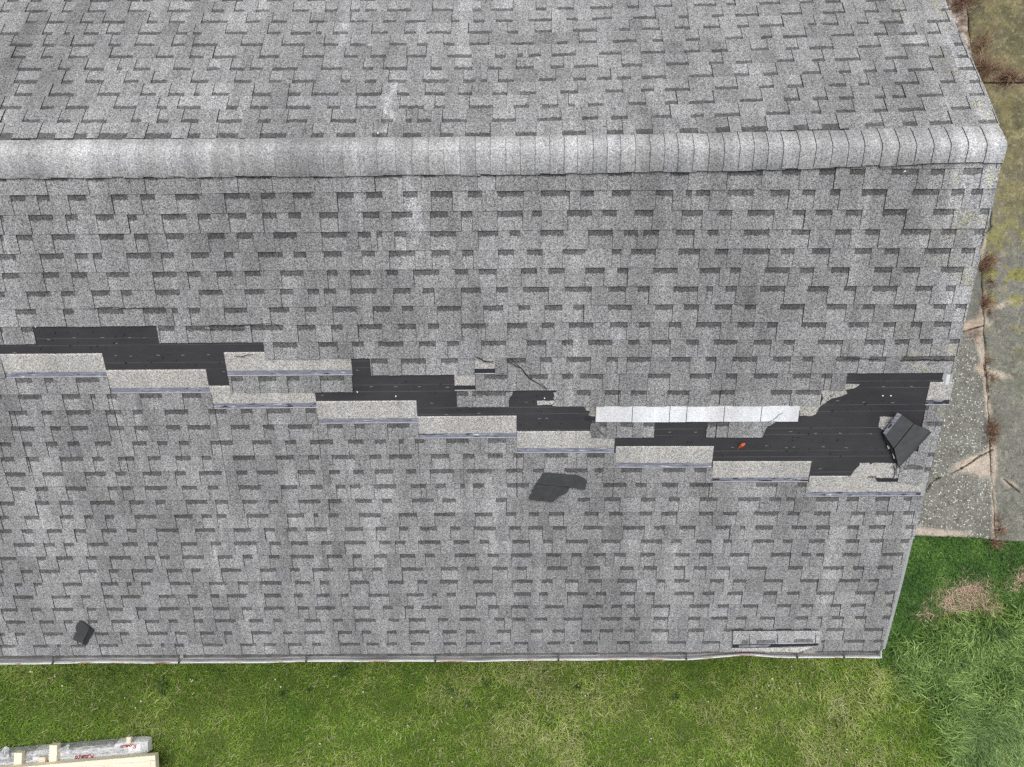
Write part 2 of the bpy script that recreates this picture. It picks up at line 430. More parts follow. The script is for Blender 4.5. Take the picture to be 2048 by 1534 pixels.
# dark gaps between the tabs, course by course, as they lie on the roof
CROP = {'A': (0, 0), 'B': (700, 0), 'C': (1348, 0), 'D': (0, 500), 'E': (700, 500), 'F': (1348, 500), 'G': (0, 1009), 'H': (700, 1009), 'I': (1348, 1009)}
FRONT = {
-1: "C 850-945 1027-1118 1272-1430 1500-1583 1690-1805",
0: "A 60-150 215-290 395-505 650-748 820-905 1025-1165 1310-1460 1525-1610 1712-1820 1968-2045|B 0-22 95-190 310-395 472-598 690-770 862-1015 1115-1283 1348-1425 1530-1640 1787-1888 1962-1998 2020-2045|C 152-212 315-465 565-675 750-825 912-972 1097-1243 1393-1550 1620-1697 1737-1805",
1: "A 0-20 168-312 382-455 560-665 745-800 943-1090 1155-1232 1335-1440 1533-1617 1685-1760 1867-1973|B 75-172 243-365 467-573 648-715 860-1010 1065-1122 1270-1415 1475-1558 1662-1770 1940-2045|C 152-168 265-340 430-587 692-767 828-925 1003-1100 1218-1360 1513-1637 1787-1842",
2: "A 0-20 95-188 303-438 580-725 785-862 968-1075 1213-1312 1385-1477 1597-1733 1878-2028|B 45-120 155-187 258-327 468-620 748-868 935-995 1112-1248 1393-1537 1602-1682 1715-1805 1905-2013|C 195-260 408-558 685-795 943-1037 1117-1205 1325-1500 1563-1650 1757-1815",
3: "A 0-93 232-372 438-512 543-598 738-883 940-1015 1117-1222 1310-1363 1507-1652 1715-1790 1892-1997|B 67-145 228-380 477-582 657-720 865-958 1035-1125 1242-1375 1532-1585 1640-1787 1920-2045|C 240-315 403-560 625-703 805-912 1057-1155 1230-1317 1463-1617 1680-1760",
4: "D 12-110 250-345 415-507 622-752 890-1035 1095-1172 1265-1358 1430-1522 1640-1772 1910-1972|E 0-118 213-282 370-520 615-692 755-857 1000-1093 1160-1255 1375-1487 1563-1625 1770-1915|F 152-270 330-388 530-675 738-817 918-1025 1170-1275 1340-1437 1560-1692",
5: "D 155-298 358-440 535-640 708-772 908-1052 1160-1300 1430-1545 1638-1710 1797-1865 1893-1962|E 0-155 252-352 425-492 648-765 853-922 1012-1160 1255-1412 1510-1613 1683-1750 1890-2035|F 190-228 300-365 505-650 780-903 993-1065 1160-1305 1410-1510 1590-1645",
6: "D 90-212 370-430 570-720 835-970 1005-1040 1105-1170 1308-1445 1575-1690 1780-1850 1942-2045|E 0-40 133-235 305-370 510-650 780-895 985-1053 1137-1240 1305-1368 1508-1648 1783-1888 1950-2037|F 238-340 413-480 620-762 893-1010 1105-1175 1280-1415 1515-1590 1645-1710",
7: "D 0-15 125-190 925-1020 1085-1200 1225-1430 1465-1655 1735-1845 1935-2003|E 45-188 283-385 455-520 652-793 918-1035 1122-1195 1280-1422 1520-1620 1690-1752 1865-1935 2020-2045|F 152-275 370-470 545-605 745-890 1018-1137 1225-1297 1385-1450 1517-1620",
8: "D 1595-1735 1860-1970|E 12-80 165-310 402-500 570-637 768-912 1032-1147 1237-1303 1390-1532 1625-1692 1765-1875 1965-2037|F 232-370 465-570 640-705 840-987 1115-1233 1290-1375 1435-1510 1610-1670",
9: "E 125-220 297-440 530-632 918-1028 1113-1180 1265-1408 1500-1565 1618-1757 1880-1990|F 187-247 342-487 578-683 752-812 950-1085 1140-1240 1330-1640",
10: "D 90-187 260-312 443-578 1350-1420 1510-1615 1675-1750 1868-2010|E 785-918 1045-1155 1240-1305 1345-1478 1740-1872 1985-2045|F 152-220 303-370 465-605 695-800 862-925",
11: "D 107-245 362-470 530-558 625-685 817-945 1065-1175|E 620-690 715-930 1325-1405 1490-1582 1640-1735 1855-1983|F 215-355 565-687 710-865",
12: "D 52-160 243-305 388-530 617-710 775-833 963-1100 1217-1325 1410-1475 1557-1697 1785-1845",
13: "D 65-200 295-358 415-515 635-725 785-865 972-1052 1097-1230 1348-1460 1538-1603 1685-1825 1910-2005|E 27-85 217-347 1405-1500 1580-1655 1715-1785",
14: "D 0-65 133-187 268-338 397-465 555-648 773-857 920-978 1047-1105 1230-1362 1475-1587 1668-1732 1812-1947 2035-2045|E 0-80 145-210 285-313 380-435 563-693 808-913",
15: "D 5-85 152-228 350-487 540-605 690-783 865-940 1025-1115 1180-1235 1362-1492 1610-1715 1800-1865 1940-2045|E 0-28 115-182 230-362 475-580 660-727 805-893 955-1015 1138-1272 1385-1487",
16: "D 30-150 250-368 495-622 675-742 835-943 1020-1085 1163-1297 1382-1447 1500-1625 1740-1842 1925-1985|E 20-80 145-250 327-388 468-605 687-832 913-1010 1070-1132 1253-1388 1430-1480 1585-1705 1830-1960|F 120-190",
17: "D 65-150 207-282 385-505 630-685 710-770 845-977 1062-1152 1217-1275 1395-1525 1640-1738 1820-1885 1962-2020|E 0-60 138-270 355-445 507-560 645-672 720-785 918-1045 1120-1230 1480-1612 1670-1733 1822-1917 1985-2045|F 150-227 480-605 723-775",
18: "D 0-85 205-287 347-427 527-672 757-843 910-967 1085-1212 1258-1330 1418-1505 1570-1625 1745-1872 1920-1997|E 30-128 187-245 365-490 540-617 853-915 1330-1402 1487-1580 1700-1785 1862-1925|F 152-253 375-505 557-625 655-708 830-963 1010-1080 1175-1262 1344-1389",
19: "G 0-52 142-230 350-430 492-545 612-668 787-910 1020-1125 1178-1240 1265-1322 1440-1568 1677-1778 1833-1860 1920-1978|H 52-178 288-392 493-615 730-832 910-970 1045-1103 1163-1250 1370-1452 1515-1592 1693-1763 1822-1912|I 0-15 145-228 285-367 470-610 665-733 820-912 1035-1115 1180-1285 1340-1405",
20: "G 0-70 128-190 275-362 432-503 592-683 740-800 912-1042 1140-1255 1365-1467 1545-1605 1675-1738 1785-1910 2015-2045|H 0-75 150-213 287-342 407-508 587-645 722-852 932-998 1043-1125 1185-1265 1362-1475 1595-1722 1778-1840 1925-2018|I 243-330 388-415 475-577 687-772 830-910 1012-1080 1140-1232 1355-1400",
21: "G 80-200 255-320 372-430 507-635 715-805 863-918 1057-1155 1232-1292 1367-1497 1575-1640 1700-1802 1878-1940 2013-2045|H 0-95 172-238 262-322 398-527 605-697 758-812 948-1050 1127-1185 1262-1390 1470-1580 1700-1822 1875-1937 2025-2045|I 130-218 290-340 462-585 637-692 790-880 1003-1083 1143-1225 1325-1392",
22: "G 0-97 215-268 330-427 503-565 640-767 845-905 935-992 1065-1192 1273-1358 1420-1475 1572-1633 1703-1835 1912-2000|H 15-68 140-213 292-382 440-495 612-735 805-867 942-1065 1147-1233 1295-1352 1423-1495 1545-1610 1697-1780 1903-1983|I 150-228 328-440 565-683 745-800 832-878 985-1092 1215-1340",
23: "G 0-25 122-192 232-350 460-562 637-697 770-895 975-1065 1120-1173 1292-1410 1520-1615 1693-1752 1827-1948 2035-2045|H 0-72 130-188 302-425 532-630 683-753 832-920 977-1032 1152-1270 1378-1460 1577-1657 1717-1793 1893-1958 2008-2045|I 115-190 252-328 427-540 665-752 872-992 1045-1110 1190-1280",
24: "G 0-22 85-130 197-248 368-480 590-690 740-767 825-880 992-1112 1222-1320 1390-1447 1522-1645 1725-1810 1870-1922|H 0-110 222-315 395-452 525-627 722-833 948-1068 1120-1182 1257-1335 1393-1470 1563-1677 1792-1842 1895-1985|I 210-292 347-423 525-637 735-845 965-1085 1135-1197",
25: "G 78-195 302-412 475-530 605-660 707-822 930-1025 1098-1155 1230-1280 1325-1440 1545-1642 1720-1772 1850-1925 1990-2037|H 108-227 332-430 482-508 567-620 737-855 958-1057 1105-1155 1270-1387 1437-1497 1580-1665 1733-1780 1895-2010|I 168-235 315-400 522-602 660-733 832-938 1058-1175 1230-1290",
26: "G 5-103 180-240 307-427 507-562 625-720 797-857 927-1048 1125-1187 1245-1337 1413-1472 1543-1660 1740-1802 1843-1960|H 20-117 192-250 320-373 417-537 640-735 810-870 942-1042 1140-1250 1362-1475 1528-1588 1615-1665 1760-1868 1983-2045|I 152-207 255-320 402-490 603-683 743-813 913-977 1035-1120 1237-1275",
27: "G 35-150 230-315 375-425 515-572 650-767 848-930 985-1040 1130-1188 1257-1377 1458-1540 1598-1645 1780-1872 1945-2003|H 28-150 225-287 345-442 515-572 643-762 843-903 948-1022 1082-1153 1250-1357 1467-1587 1635-1695 1775-1860 1978-2045|I 218-313 362-423 503-590 710-782 840-867 920-993 1058-1125 1220-1275",
28: "G 0-30 88-145 252-370 440-500 555-637 700-752 865-980 1023-1090 1170-1250 1310-1358 1470-1587 1655-1708 1780-1897 1975-2045|H 0-12 70-123 218-272 345-462 542-625 680-732 858-938 1055-1127 1183-1255 1348-1413 1460-1537 1605-1665 1762-1863 1978-2045|I 152-178 292-405 457-517 597-682 755-800 890-997 1113-1223",
29: "G 0-90 193-287 335-357 415-500 580-692 800-892 942-967 1023-1075 1183-1302 1405-1497 1542-1612 1685-1765 1827-1875 1985-2045|H 0-57 97-167 213-275 357-437 548-622 678-770 818-880 960-1040 1152-1227 1283-1310 1363-1447 1560-1635 1690-1762 1855-1963|I 165-270 862-880 995-1113 1165-1218",
}
FAR = {
-1: "A 0-75 220-325 432-510 577-745 848-1003 1097-1170 1265-1390 1520-1672 1820-1890 1967-2045|B 0-30 130-218 310-418 525-603 672-820 967-1090 1240-1378 1503-1597 1672-1770 1925-2032|C 245-325 393-548 697-785 863-965 1117-1228 1337-1420 1493-1625 1777-1890",
0: "A 0-15 130-232 335-410 475-622 767-825 915-983 1058-1160 1265-1415 1510-1582 1675-1797 1932-2045|B 0-38 183-253 325-360 393-475 538-685 832-970 1093-1235 1357-1450 1525-1622 1770-1878 1990-2045|C 152-175 237-387 537-677 803-860 948-1060 1168-1248 1313-1468 1620-1735",
1: "A 0-125 237-315 383-520 663-797 915-975 1033-1172 1322-1387 1462-1568 1670-1818 1912-1985|B 33-155 288-432 493-555 697-835 955-1047 1122-1215 1278-1313 1390-1482 1628-1730 1840-1915 1980-2045|C 152-238 385-520 643-735 813-900 965-1053 1175-1237 1275-1355 1420-1575 1725-1815",
2: "A 85-188 285-433 570-700 820-910 982-1077 1135-1165 1238-1335 1475-1580 1680-1757 1820-1978|B 33-183 275-345 437-557 633-712 832-920 993-1085 1230-1333 1493-1597 1700-1777 1840-1985|C 240-375 497-585 662-757 903-1007 1077-1143 1288-1432 1557-1645 1727-1790",
3: "A 80-218 360-427 498-608 722-808 883-972 1113-1217 1368-1470 1573-1645 1708-1848 1990-2045|B 87-155 223-325 425-573 663-735 763-800 867-958 1105-1205 1305-1380 1445-1527 1563-1640 1703-1845 1985-2045|C 152-230 350-440 523-607 752-858 963-1035 1107-1185 1223-1302 1367-1517 1660-1758",
4: "A 100-243 337-407 493-608 683-712 780-877 1010-1112 1210-1285 1343-1430 1460-1537 1593-1737 1877-2000|B 75-135 192-332 470-537 607-713 805-890 970-1073 1173-1253 1307-1450 1590-1640 1643-1707 1847-1980|C 203-290 365-455 603-703 805-880 943-1090 1235-1368 1490-1580 1655-1720",
5: "A 65-153 240-310 400-512 638-777 912-1015 1107-1190 1242-1380 1515-1628 1765-1892 2010-2045|B 0-47 120-210 328-445 570-712 848-910 980-1010 1045-1115 1178-1318 1455-1585 1700-1840 1950-2045|C 220-313 452-553 655-730 790-933 1078-1210 1327-1490 1637-1690",
6: "A 57-190 248-315 410-552 635-705 787-903 1002-1078 1125-1272 1405-1535 1645-1783 1890-1978|B 0-92 230-330 393-457 543-610 697-812 937-1073 1210-1270 1340-1442 1535-1675 1768-1828 1965-2045|C 300-403 507-575 637-777 920-1053 1168-1250 1327-1420 1480-1560",
7: "A 0-110 245-305 375-408 490-577 617-705 807-943 1030-1095 1127-1180 1313-1445 1560-1637 1700-1817 1845-1880 1945-2035|B 125-222 317-388 447-592 690-830 920-983 1080-1180 1305-1443 1575-1637 1707-1810 1900-1985|C 172-270 370-440 503-643 780-830 868-962 1067-1137 1200-1340 1480-1613",
8: "A 148-210 275-375 467-545 597-730 860-920 987-1080 1175-1330 1435-1520 1587-1675 1808-1902|B 0-100 197-268 325-445 593-640 722-785 852-950 1043-1180 1265-1330 1415-1530 1655-1788 1920-1980|C 220-290 357-495 627-750 868-1000 1113-1195 1270-1360",
9: "A 0-52 145-280 362-425 512-620 748-857 978-1113 1238-1310 1367-1425 1497-1575 1708-1805 1898-1970|B 0-57 90-155 217-352 480-603 715-767 822-955 1087-1147 1215-1310 1402-1535 1622-1688 1773-1882 2010-2045|C 152-245 305-360 498-620 735-815 883-973 1120-1240 1500-1590",
10: "A 45-107 180-245 375-420 527-660 745-820 835-897 1080-1170 1300-1420 1560-1650 1800-1900|B 60-150 375-490 605-660 747-835 955-1060 1175-1310 1500-1600 1750-1830|C 250-370 500-590 800-900 1200-1300",
}
def course_gaps(side, k, v):
    src = FRONT if side < 0 else FAR
    got = []
    lo_known, hi_known = 99, -99
    if k in src:
        iv = []
        for blk in src[k].split('|'):
            c, rest = blk[0], blk[1:].split()
            for r in rest:
                a, b = r.split('-')
                iv.append((CROP[c][0] + int(a) * .34225, CROP[c][0] + int(b) * .34225))
        iv.sort()
        mg = [list(iv[0])]
        for a, b in iv[1:]:
            if a < mg[-1][1] + 3: mg[-1][1] = max(b, mg[-1][1])
            else: mg.append([a, b])
        got = [(x_on_course(a, v, side), x_on_course(b, v, side)) for a, b in mg]
        lo_known = got[0][0]; hi_known = got[-1][1]
        if side < 0 and k == -1: lo_known, hi_known = got[0][0], got[-1][1]
    r = random.Random(1000 * side + k)
    x = lo_known if got else XR + .3
    out = list(got)
    while x > XL - .5:                                   # beyond the left of what is known
        x -= r.choice((.16, .2, .27, .33, .36)); b = x
        x -= r.choice((.12, .16, .2, .24, .3)); out.append((x, b))
    x = hi_known if got else 99
    while x < XR + .3:
        x += r.choice((.16, .2, .27, .33)); a = x
        x += r.choice((.12, .16, .2, .24)); out.append((a, x))
    return sorted(out)

BIG = 9999
KEEP = {7: [(-BIG, 69), (316, BIG)], 8: [(529, BIG)], 9: [(-BIG, 8), (741, 949), (990, BIG)], 10: [(-BIG, 219), (459, 705), (951, 1692)],
        11: [(-BIG, 425), (913, 1018), (1112, 1643)], 12: [(-BIG, 635), (1849, BIG)], 13: [(-BIG, 837), (1183, 1309), (1413, 1527), (1842, BIG)],
        14: [(-BIG, 1034), (1838, BIG)], 15: [(-BIG, 1231), (1795, BIG)], 16: [(-BIG, 1425), (1797, BIG)], 17: [(-BIG, 1615)]}
# bare head laps left where the course above is gone: course, left, right, film gone?
HEADLAP = [(10, -60, 210, 0), (10, 452, 703, 0), (11, 213, 416, 0), (12, 422, 631, 0), (13, 634, 834, 0), (14, 836, 1033, 0), (15, 1034, 1229, 0),
           (16, 1231, 1425, 0), (17, 1424, 1619, 0), (18, 1616, 1845, 0), (12, 1855, 1902, 2), (13, 1811, 1851, 2), (10, 949, 990, 1), (11, 909, 950, 1)]
T0, TB, TT = .004, .007, .0058                            # base height at the head, rise to the butt, tab thickness
MATS = [M['shingle'], M['edge'], M['headlap'], M['film'], M['filmline'], M['asphalt_dark'], M['white'], M['fragment']]

def course_v(side, k): return (V0 if side < 0 else W0) + E * k
def ring(side, pts): return pts if side < 0 else pts      # kept for clarity of winding below

def quad(side, xa, xb, va, vb, ha, hb):
    P = [S(side, xa, vb, hb), S(side, xb, vb, hb), S(side, xb, va, ha), S(side, xa, va, ha)]
    return P if side < 0 else P[::-1]
def slab(mb, side, xa, xb, va, vb, ha, hb, th, mt, tone, gap=0., wa=0., wb=1.):
    top = quad(side, xa, xb, va, vb, ha, hb); bot = quad(side, xa, xb, va, vb, ha - th, hb - th)
    w = [wb, wb, wa, wa] if side < 0 else [wa, wa, wb, wb]
    mb.prism(top, bot, mt, 1, tone, gap, w)

def shingle_mesh(side, k, xa, xb, segs, r, bare=False):
    mb = MB()
    v = course_v(side, k); ve = v + E
    v = max(v, .02)
    if side < 0 and k == 29: ve = V_EAVE + .012
    lift = r.uniform(0, .0018); j1, j2 = r.uniform(-.0028, .0028), r.uniform(-.0028, .0028)
    st = r.gauss(1.0, .045)
    vv = lambda X: ve + j1 + (j2 - j1) * (X - xa) / (xb - xa)
    for (a, b, isgap) in segs:
        if b - a < .004: continue
        vb = (vv(a) + vv(b)) / 2
        hb = T0 + TB * (vb - v) / E + lift
        hm = T0 - TB * .18
        if isgap:
            v0_ = v if bare else v - .03
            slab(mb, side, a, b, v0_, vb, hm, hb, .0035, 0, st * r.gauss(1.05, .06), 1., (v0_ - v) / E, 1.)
            for e0, e1 in ((a, a + r.choice((.0006, .0012, .0022, .0035))), (b - r.choice((.0006, .0012, .0022, .0035)), b)):   # the open joint beside each tab
                mb.face(quad(side, e0, e1, v0_, vb + .0004, hm + .0006, hb + .0006), 1)
        else:
            slab(mb, side, a, b, v if bare else v - .012, vb + r.uniform(-.001, .0015), T0 - .0004 + TT, hb + TT, .010, 0, st * r.gauss(.97, .065))
            if r.random() < .3 and b - a > .14:               # a cut line inside a wide tab
                q = a + (b - a) * r.uniform(.3, .7)
                mb.face(quad(side, q, q + r.uniform(.001, .0025), v, vb, T0 - .0004 + TT + .0005, hb + TT + .0005), 1)
    return mb

def torn(pts, h=.006, th=.004, mt=7, tone=1.0, side=-1):
    """a scrap with a ragged outline lying on the slope"""
    mb = MB()
    P = [on_slope(x, y, side) for x, y in pts]
    A = sum(P[i][0] * P[(i + 1) % len(P)][1] - P[(i + 1) % len(P)][0] * P[i][1] for i in range(len(P)))
    if (A > 0) == (side < 0): P = P[::-1]
    R2 = []                                                # roughen the outline
    for i in range(len(P)):
        a = np.array(P[i]); b = np.array(P[(i + 1) % len(P)])
        n = max(1, int(np.linalg.norm(b - a) / .03))
        for q in range(n):
            t = q / n; p = a + (b - a) * t
            if q: p = p + rng.normal(0, .0028, 2)
            R2.append(tuple(p))
    hh = h if callable(h) else (lambda X, v: h)
    mb.prism([S(side, X, v, hh(X, v)) for X, v in R2], [S(side, X, v, hh(X, v) - th) for X, v in R2], mt, 1, tone)
    return mb

pieces = []                                               # (pixels covered, mesh builder, label)
def px_area(mb):
    a = np.array(mb.v)
    c = (a - np.array([0, 0, CAM_H])) @ Mc
    x = np.clip(IW / 2 + FPX * c[:, 0] / -c[:, 2], 0, IW); y = np.clip(IH / 2 - FPX * c[:, 1] / -c[:, 2], 0, IH)
    return (x.max() - x.min()) * (y.max() - y.min())

used_laps = set()
for side, ks in ((-1, range(-2, 30)), (1, range(-2, 31))):
    for k in ks:
        v = course_v(side, k); vm = v + E / 2
        if v > V_EAVE: continue
        r = random.Random(77 * k + (5 if side > 0 else 0))
        gaps = course_gaps(side, k, v + .02)
        end = rake(side, vm) - ((.036 if v > 3.75 else -.004) if side < 0 else -.004)
        keep = [(XL, end)]
        if side < 0 and k in KEEP:
            keep = []
            for a, b in KEEP[k]:
                Xa = XL if a == -BIG else x_on_course(a, vm, -1)
                Xb = end if b == BIG else x_on_course(b, vm, -1)
                keep.append((Xa, Xb))
        if k == -2: keep = [(XR - 1.3, end)]; v = .02
        # joints between shingles of the course, moved to the nearest tab edge
        if side < 0 and 10 <= k <= 18: base = -3.915
        else: base = -3.915 + (k - 10) * .163 * (1 if (k // 6) % 2 == 0 else -1) + r.uniform(-.02, .02)
        base -= LSH * math.ceil((base - XL) / LSH)
        edges = sorted([e for g in gaps for e in g])
        joints = []
        x = base
        while x < XR + LSH:
            n = min(edges, key=lambda e: abs(e - x))
            joints.append(n if abs(n - x) < .13 and not (side < 0 and 10 <= k <= 17) else x)
            x += LSH
        for Xa, Xb in keep:
            cuts = [Xa] + [j for j in joints if Xa + .09 < j < Xb - .09] + [Xb]
            for a, b in zip(cuts[:-1], cuts[1:]):
                a2, b2 = a + .0016, b - .0016
                segs = []; x = a2
                for g0, g1 in gaps:
                    if g1 <= a2 or g0 >= b2: continue
                    g0 = max(g0, a2); g1 = min(g1, b2)
                    segs += [(x, g0, False), (g0, g1, True)]; x = g1
                segs.append((x, b2, False))
                bare = side < 0 and any(hk == k and min(x_on_course(p1, v - .1, -1), b2) - max(x_on_course(p0, v - .1, -1), a2) > .5 * min(b2 - a2, x_on_course(p1, v - .1, -1) - x_on_course(p0, v - .1, -1)) for hk, p0, p1, fl in HEADLAP)
                mb = shingle_mesh(side, k, a2, b2, segs, r, bare)
                if not mb.v: continue
                if side < 0:
                    for i, (hk, p0, p1, fl) in enumerate(HEADLAP):
                        if hk != k or i in used_laps: continue
                        h0, h1 = x_on_course(p0, v - .1, -1), x_on_course(p1, v - .1, -1)
                        if min(h1, b2) - max(h0, a2) < .5 * min(h1 - h0, b2 - a2): continue
                        used_laps.add(i)
                        slab(mb, -1, h0, h1, v - 1.34 * E, v - .32 * E, .0032, .0036, .003, 2, 1.0)
                        slab(mb, -1, h0, h1, v - 1.42 * E, v - 1.335 * E, .0034, .0034, .003, 2, 1.32)
                        slab(mb, -1, h0, h1, v - .315 * E, v - .055 * E, .0034, .0036, .003, 5 if fl == 1 else 3, .6 if fl == 2 else r.uniform(.85, 1.3))
                        slab(mb, -1, h0, h1, v - .053 * E, v - .001, .0042, .0044, .003, 4, 1.0)
                pieces.append([px_area(mb), mb, None])
# course with the white row of six tabs
mbw = MB(); v = course_v(-1, 12)
wx = [x_on_course(p, v + E / 2, -1) for p in (1191, 1264.5, 1339, 1373, 1448, 1522, 1598)]
slab(mbw, -1, wx[0], wx[-1], v - .03, v + E * .98, .003, .010, .004, 5, 1.0)
for a, b in zip(wx[:-1], wx[1:]):
    slab(mbw, -1, a + .003, b - .003, v - .012, v + E * random.uniform(.97, 1.01), .010, .0165, .008, 6, random.uniform(.97, 1.03))
pieces.append([1e9, mbw, 'shingle with stark white granules in six tabs'])
# torn remnants along the edges of the bare strip
def rem(pts, label='torn buff remnant of a shingle with a ragged edge', **kw):
    pieces.append([1e9, torn(pts, **kw), label])
rem([(1688, 767), (1719, 768), (1708, 776), (1690, 779), (1693, 783), (1694, 787), (1682, 792), (1671, 795), (1664, 796), (1655, 801), (1645, 803), (1643, 779)], mt=7)
rem([(1644, 800), (1653, 800), (1652, 805), (1644, 809), (1637, 815), (1631, 828), (1622, 832), (1599, 831), (1599, 811), (1640, 810)], mt=7, h=.005)
rem([(1168, 812), (1191, 811), (1191, 832), (1186, 833), (1176, 830), (1181, 822), (1172, 820)], 'brown stained remnant of a torn shingle', mt=7, tone=.75)
rem([(1170, 833), (1191, 833), (1191, 841), (1174, 842), (1168, 838)], 'black torn remnant of a shingle', mt=5)
rem([(1018, 782), (1026, 782), (1024, 789), (1020, 793), (1018, 799), (1015, 807), (1013, 812), (1010, 811), (1012, 783)], mt=0, h=.017, th=.012)
rem([(1106, 784), (1113, 783), (1113, 811), (1103, 811), (1109, 805), (1113, 801), (1106, 796), (1109, 790)], mt=7, h=.014, th=.01)
rem([(1074, 801), (1114, 801), (1110, 806), (1104, 809), (1075, 810)], 'small buff scrap of a shingle head', mt=2, h=.005)
rem([(1685, 958), (1702, 950), (1706, 942), (1712, 936), (1719, 929), (1719, 925), (1737, 925), (1741, 928), (1746, 925), (1791, 926), (1799, 936), (1803, 950), (1812, 966), (1750, 963), (1745, 954), (1700, 953)], mt=2, h=.0062)
rem([(1749, 955), (1802, 956), (1797, 963), (1754, 963)], 'black strip of old adhesive', mt=5, h=.0075)
rem([(1757, 854), (1759, 833), (1798, 833), (1800, 860), (1775, 865)], 'buff head of a shingle under the folded flap', mt=2, h=.0045)
rem([(1798, 936), (1806, 931), (1822, 928), (1838, 930), (1850, 920), (1846, 945), (1838, 968), (1812, 966), (1804, 950)], 'creased tab beside the folded flap', mt=0, tone=1.05, h=.0155, th=.006)
rem([(1804, 933), (1812, 929), (1824, 927), (1840, 930), (1845, 934), (1843, 938), (1826, 936), (1808, 938)], 'dark curled edge of the creased tab beside the flap', mt=0, tone=.42, h=.018, th=.006)
rem([(1420, 870), (1411, 860), (1416, 850), (1420, 846)], 'torn tab with a ragged left edge', mt=0, h=.0165)
rem([(1525, 871), (1529, 860), (1534, 851), (1541, 849), (1552, 841), (1525, 842)], 'torn tab with a ragged right edge', mt=0, h=.0165)
rem([(1181, 846), (1190, 843), (1200, 845), (1200, 873), (1186, 873), (1181, 864)], 'crumpled dark end of a torn tab', mt=0, tone=.7, h=.0175)
# the one slipped course end by the eave shows its starter strip
rem([(1463, 1300), (1637, 1293), (1622, 1296), (1598, 1304), (1462, 1302)], 'pale starter strip at the eave', mt=7, h=.006, th=.006, tone=1.15)

pieces.sort(key=lambda p: -p[0])
field = MB()
for i, (a, mb, lab) in enumerate(pieces):
    if i < 298:
        o = mb.build('shingle', MATS, roof)
        if lab: tag(o, lab)
    else:
        n = len(field.v)
        field.v += mb.v; field.w += mb.w; field.m += mb.m; field.tone += mb.tone; field.gap += mb.gap
        field.f += [tuple(q + n for q in f) for f in mb.f]
tag(field.build('shingle_field', MATS, roof), kind='stuff')

# ridge caps, each lapping over the one to its left
cap_px = [424 - 31 * i for i in range(1, 30)][::-1] + [424.5, 455, 485, 516, 548, 582, 616, 647, 685, 718, 754, 791, 824, 857, 888, 920, 951, 981, 1012, 1041, 1071, 1100, 1129,
          1156, 1187, 1215, 1242, 1272, 1301, 1330, 1357, 1388, 1419, 1449, 1480, 1509, 1537, 1567, 1600, 1632, 1665, 1697, 1729, 1764, 1798, 1832, 1867, 1901, 1936, 1973]
def x_ridge(px):
    lo, hi = -14., 9.
    for _ in range(26):
        m = (lo + hi) / 2
        if project((m, YR + SH * m + cap_shift(m), ZR + .02))[0] < px: lo = m
        else: hi = m
    return (lo + hi) / 2
capx = [x for x in (x_ridge(p) for p in cap_px) if x > XL] + [XR - .022]
TP = SA / CA
prof = [-.188, -.178, -.155, -.125, -.095, -.065, -.04, -.018, 0, .018, .04, .065, .095, .128, .137]
def cap_pt(X, dy, h):
    edge = max(0, abs(dy + .03) - .125)
    yo = dy + cap_shift(X)
    z = ZR + .036 - TP * math.sqrt(yo * yo + lerp(X, (-2, 2.5), (.042, .024)) ** 2) - edge * .2
    z = max(z, ZR - TP * abs(yo) + .0225)
    return (X, YR + SH * X + cap_shift(X) + dy, z + h)
for i in range(len(capx) - 1):
    a, b = capx[i], min(capx[i + 1] + .035, XR - .022)
    mb = MB(); r = random.Random(i)
    tone = r.gauss(1.0, .075); jl = r.uniform(-.006, .006); sk = r.uniform(-.004, .004)
    def pt(X, dy, h):
        e = 1 + jl / .19 if abs(dy) > .1 else 1
        return cap_pt(X + sk * dy / .19, dy * e, h)
    for d0, d1 in zip(prof[:-1], prof[1:]):
        mb.face([pt(a, d0, .010), pt(b, d0, .001), pt(b, d1, .001), pt(a, d1, .010)], 0, tone)
        mb.face([pt(a, d0, .002), pt(a, d0, .010), pt(a, d1, .010), pt(a, d1, .002)], 1)
        mb.face([pt(a - .0028, d0, .0045), pt(a, d0, .0045), pt(a, d1, .0045), pt(a - .0028, d1, .0045)], 1)
        if i == len(capx) - 2:
            mb.face([pt(b, d0, -.03), pt(b, d1, -.03), pt(b, d1, .001), pt(b, d0, .001)], 1)
    for d, s in ((prof[0], 1), (prof[-1], -1)):
        q = [pt(a, d, .000), pt(b, d, -.008), pt(b, d, .001), pt(a, d, .010)]
        mb.face(q if s > 0 else q[::-1], 1)
    mb.build('ridge_cap', [M['cap'], M['edge']], roof)

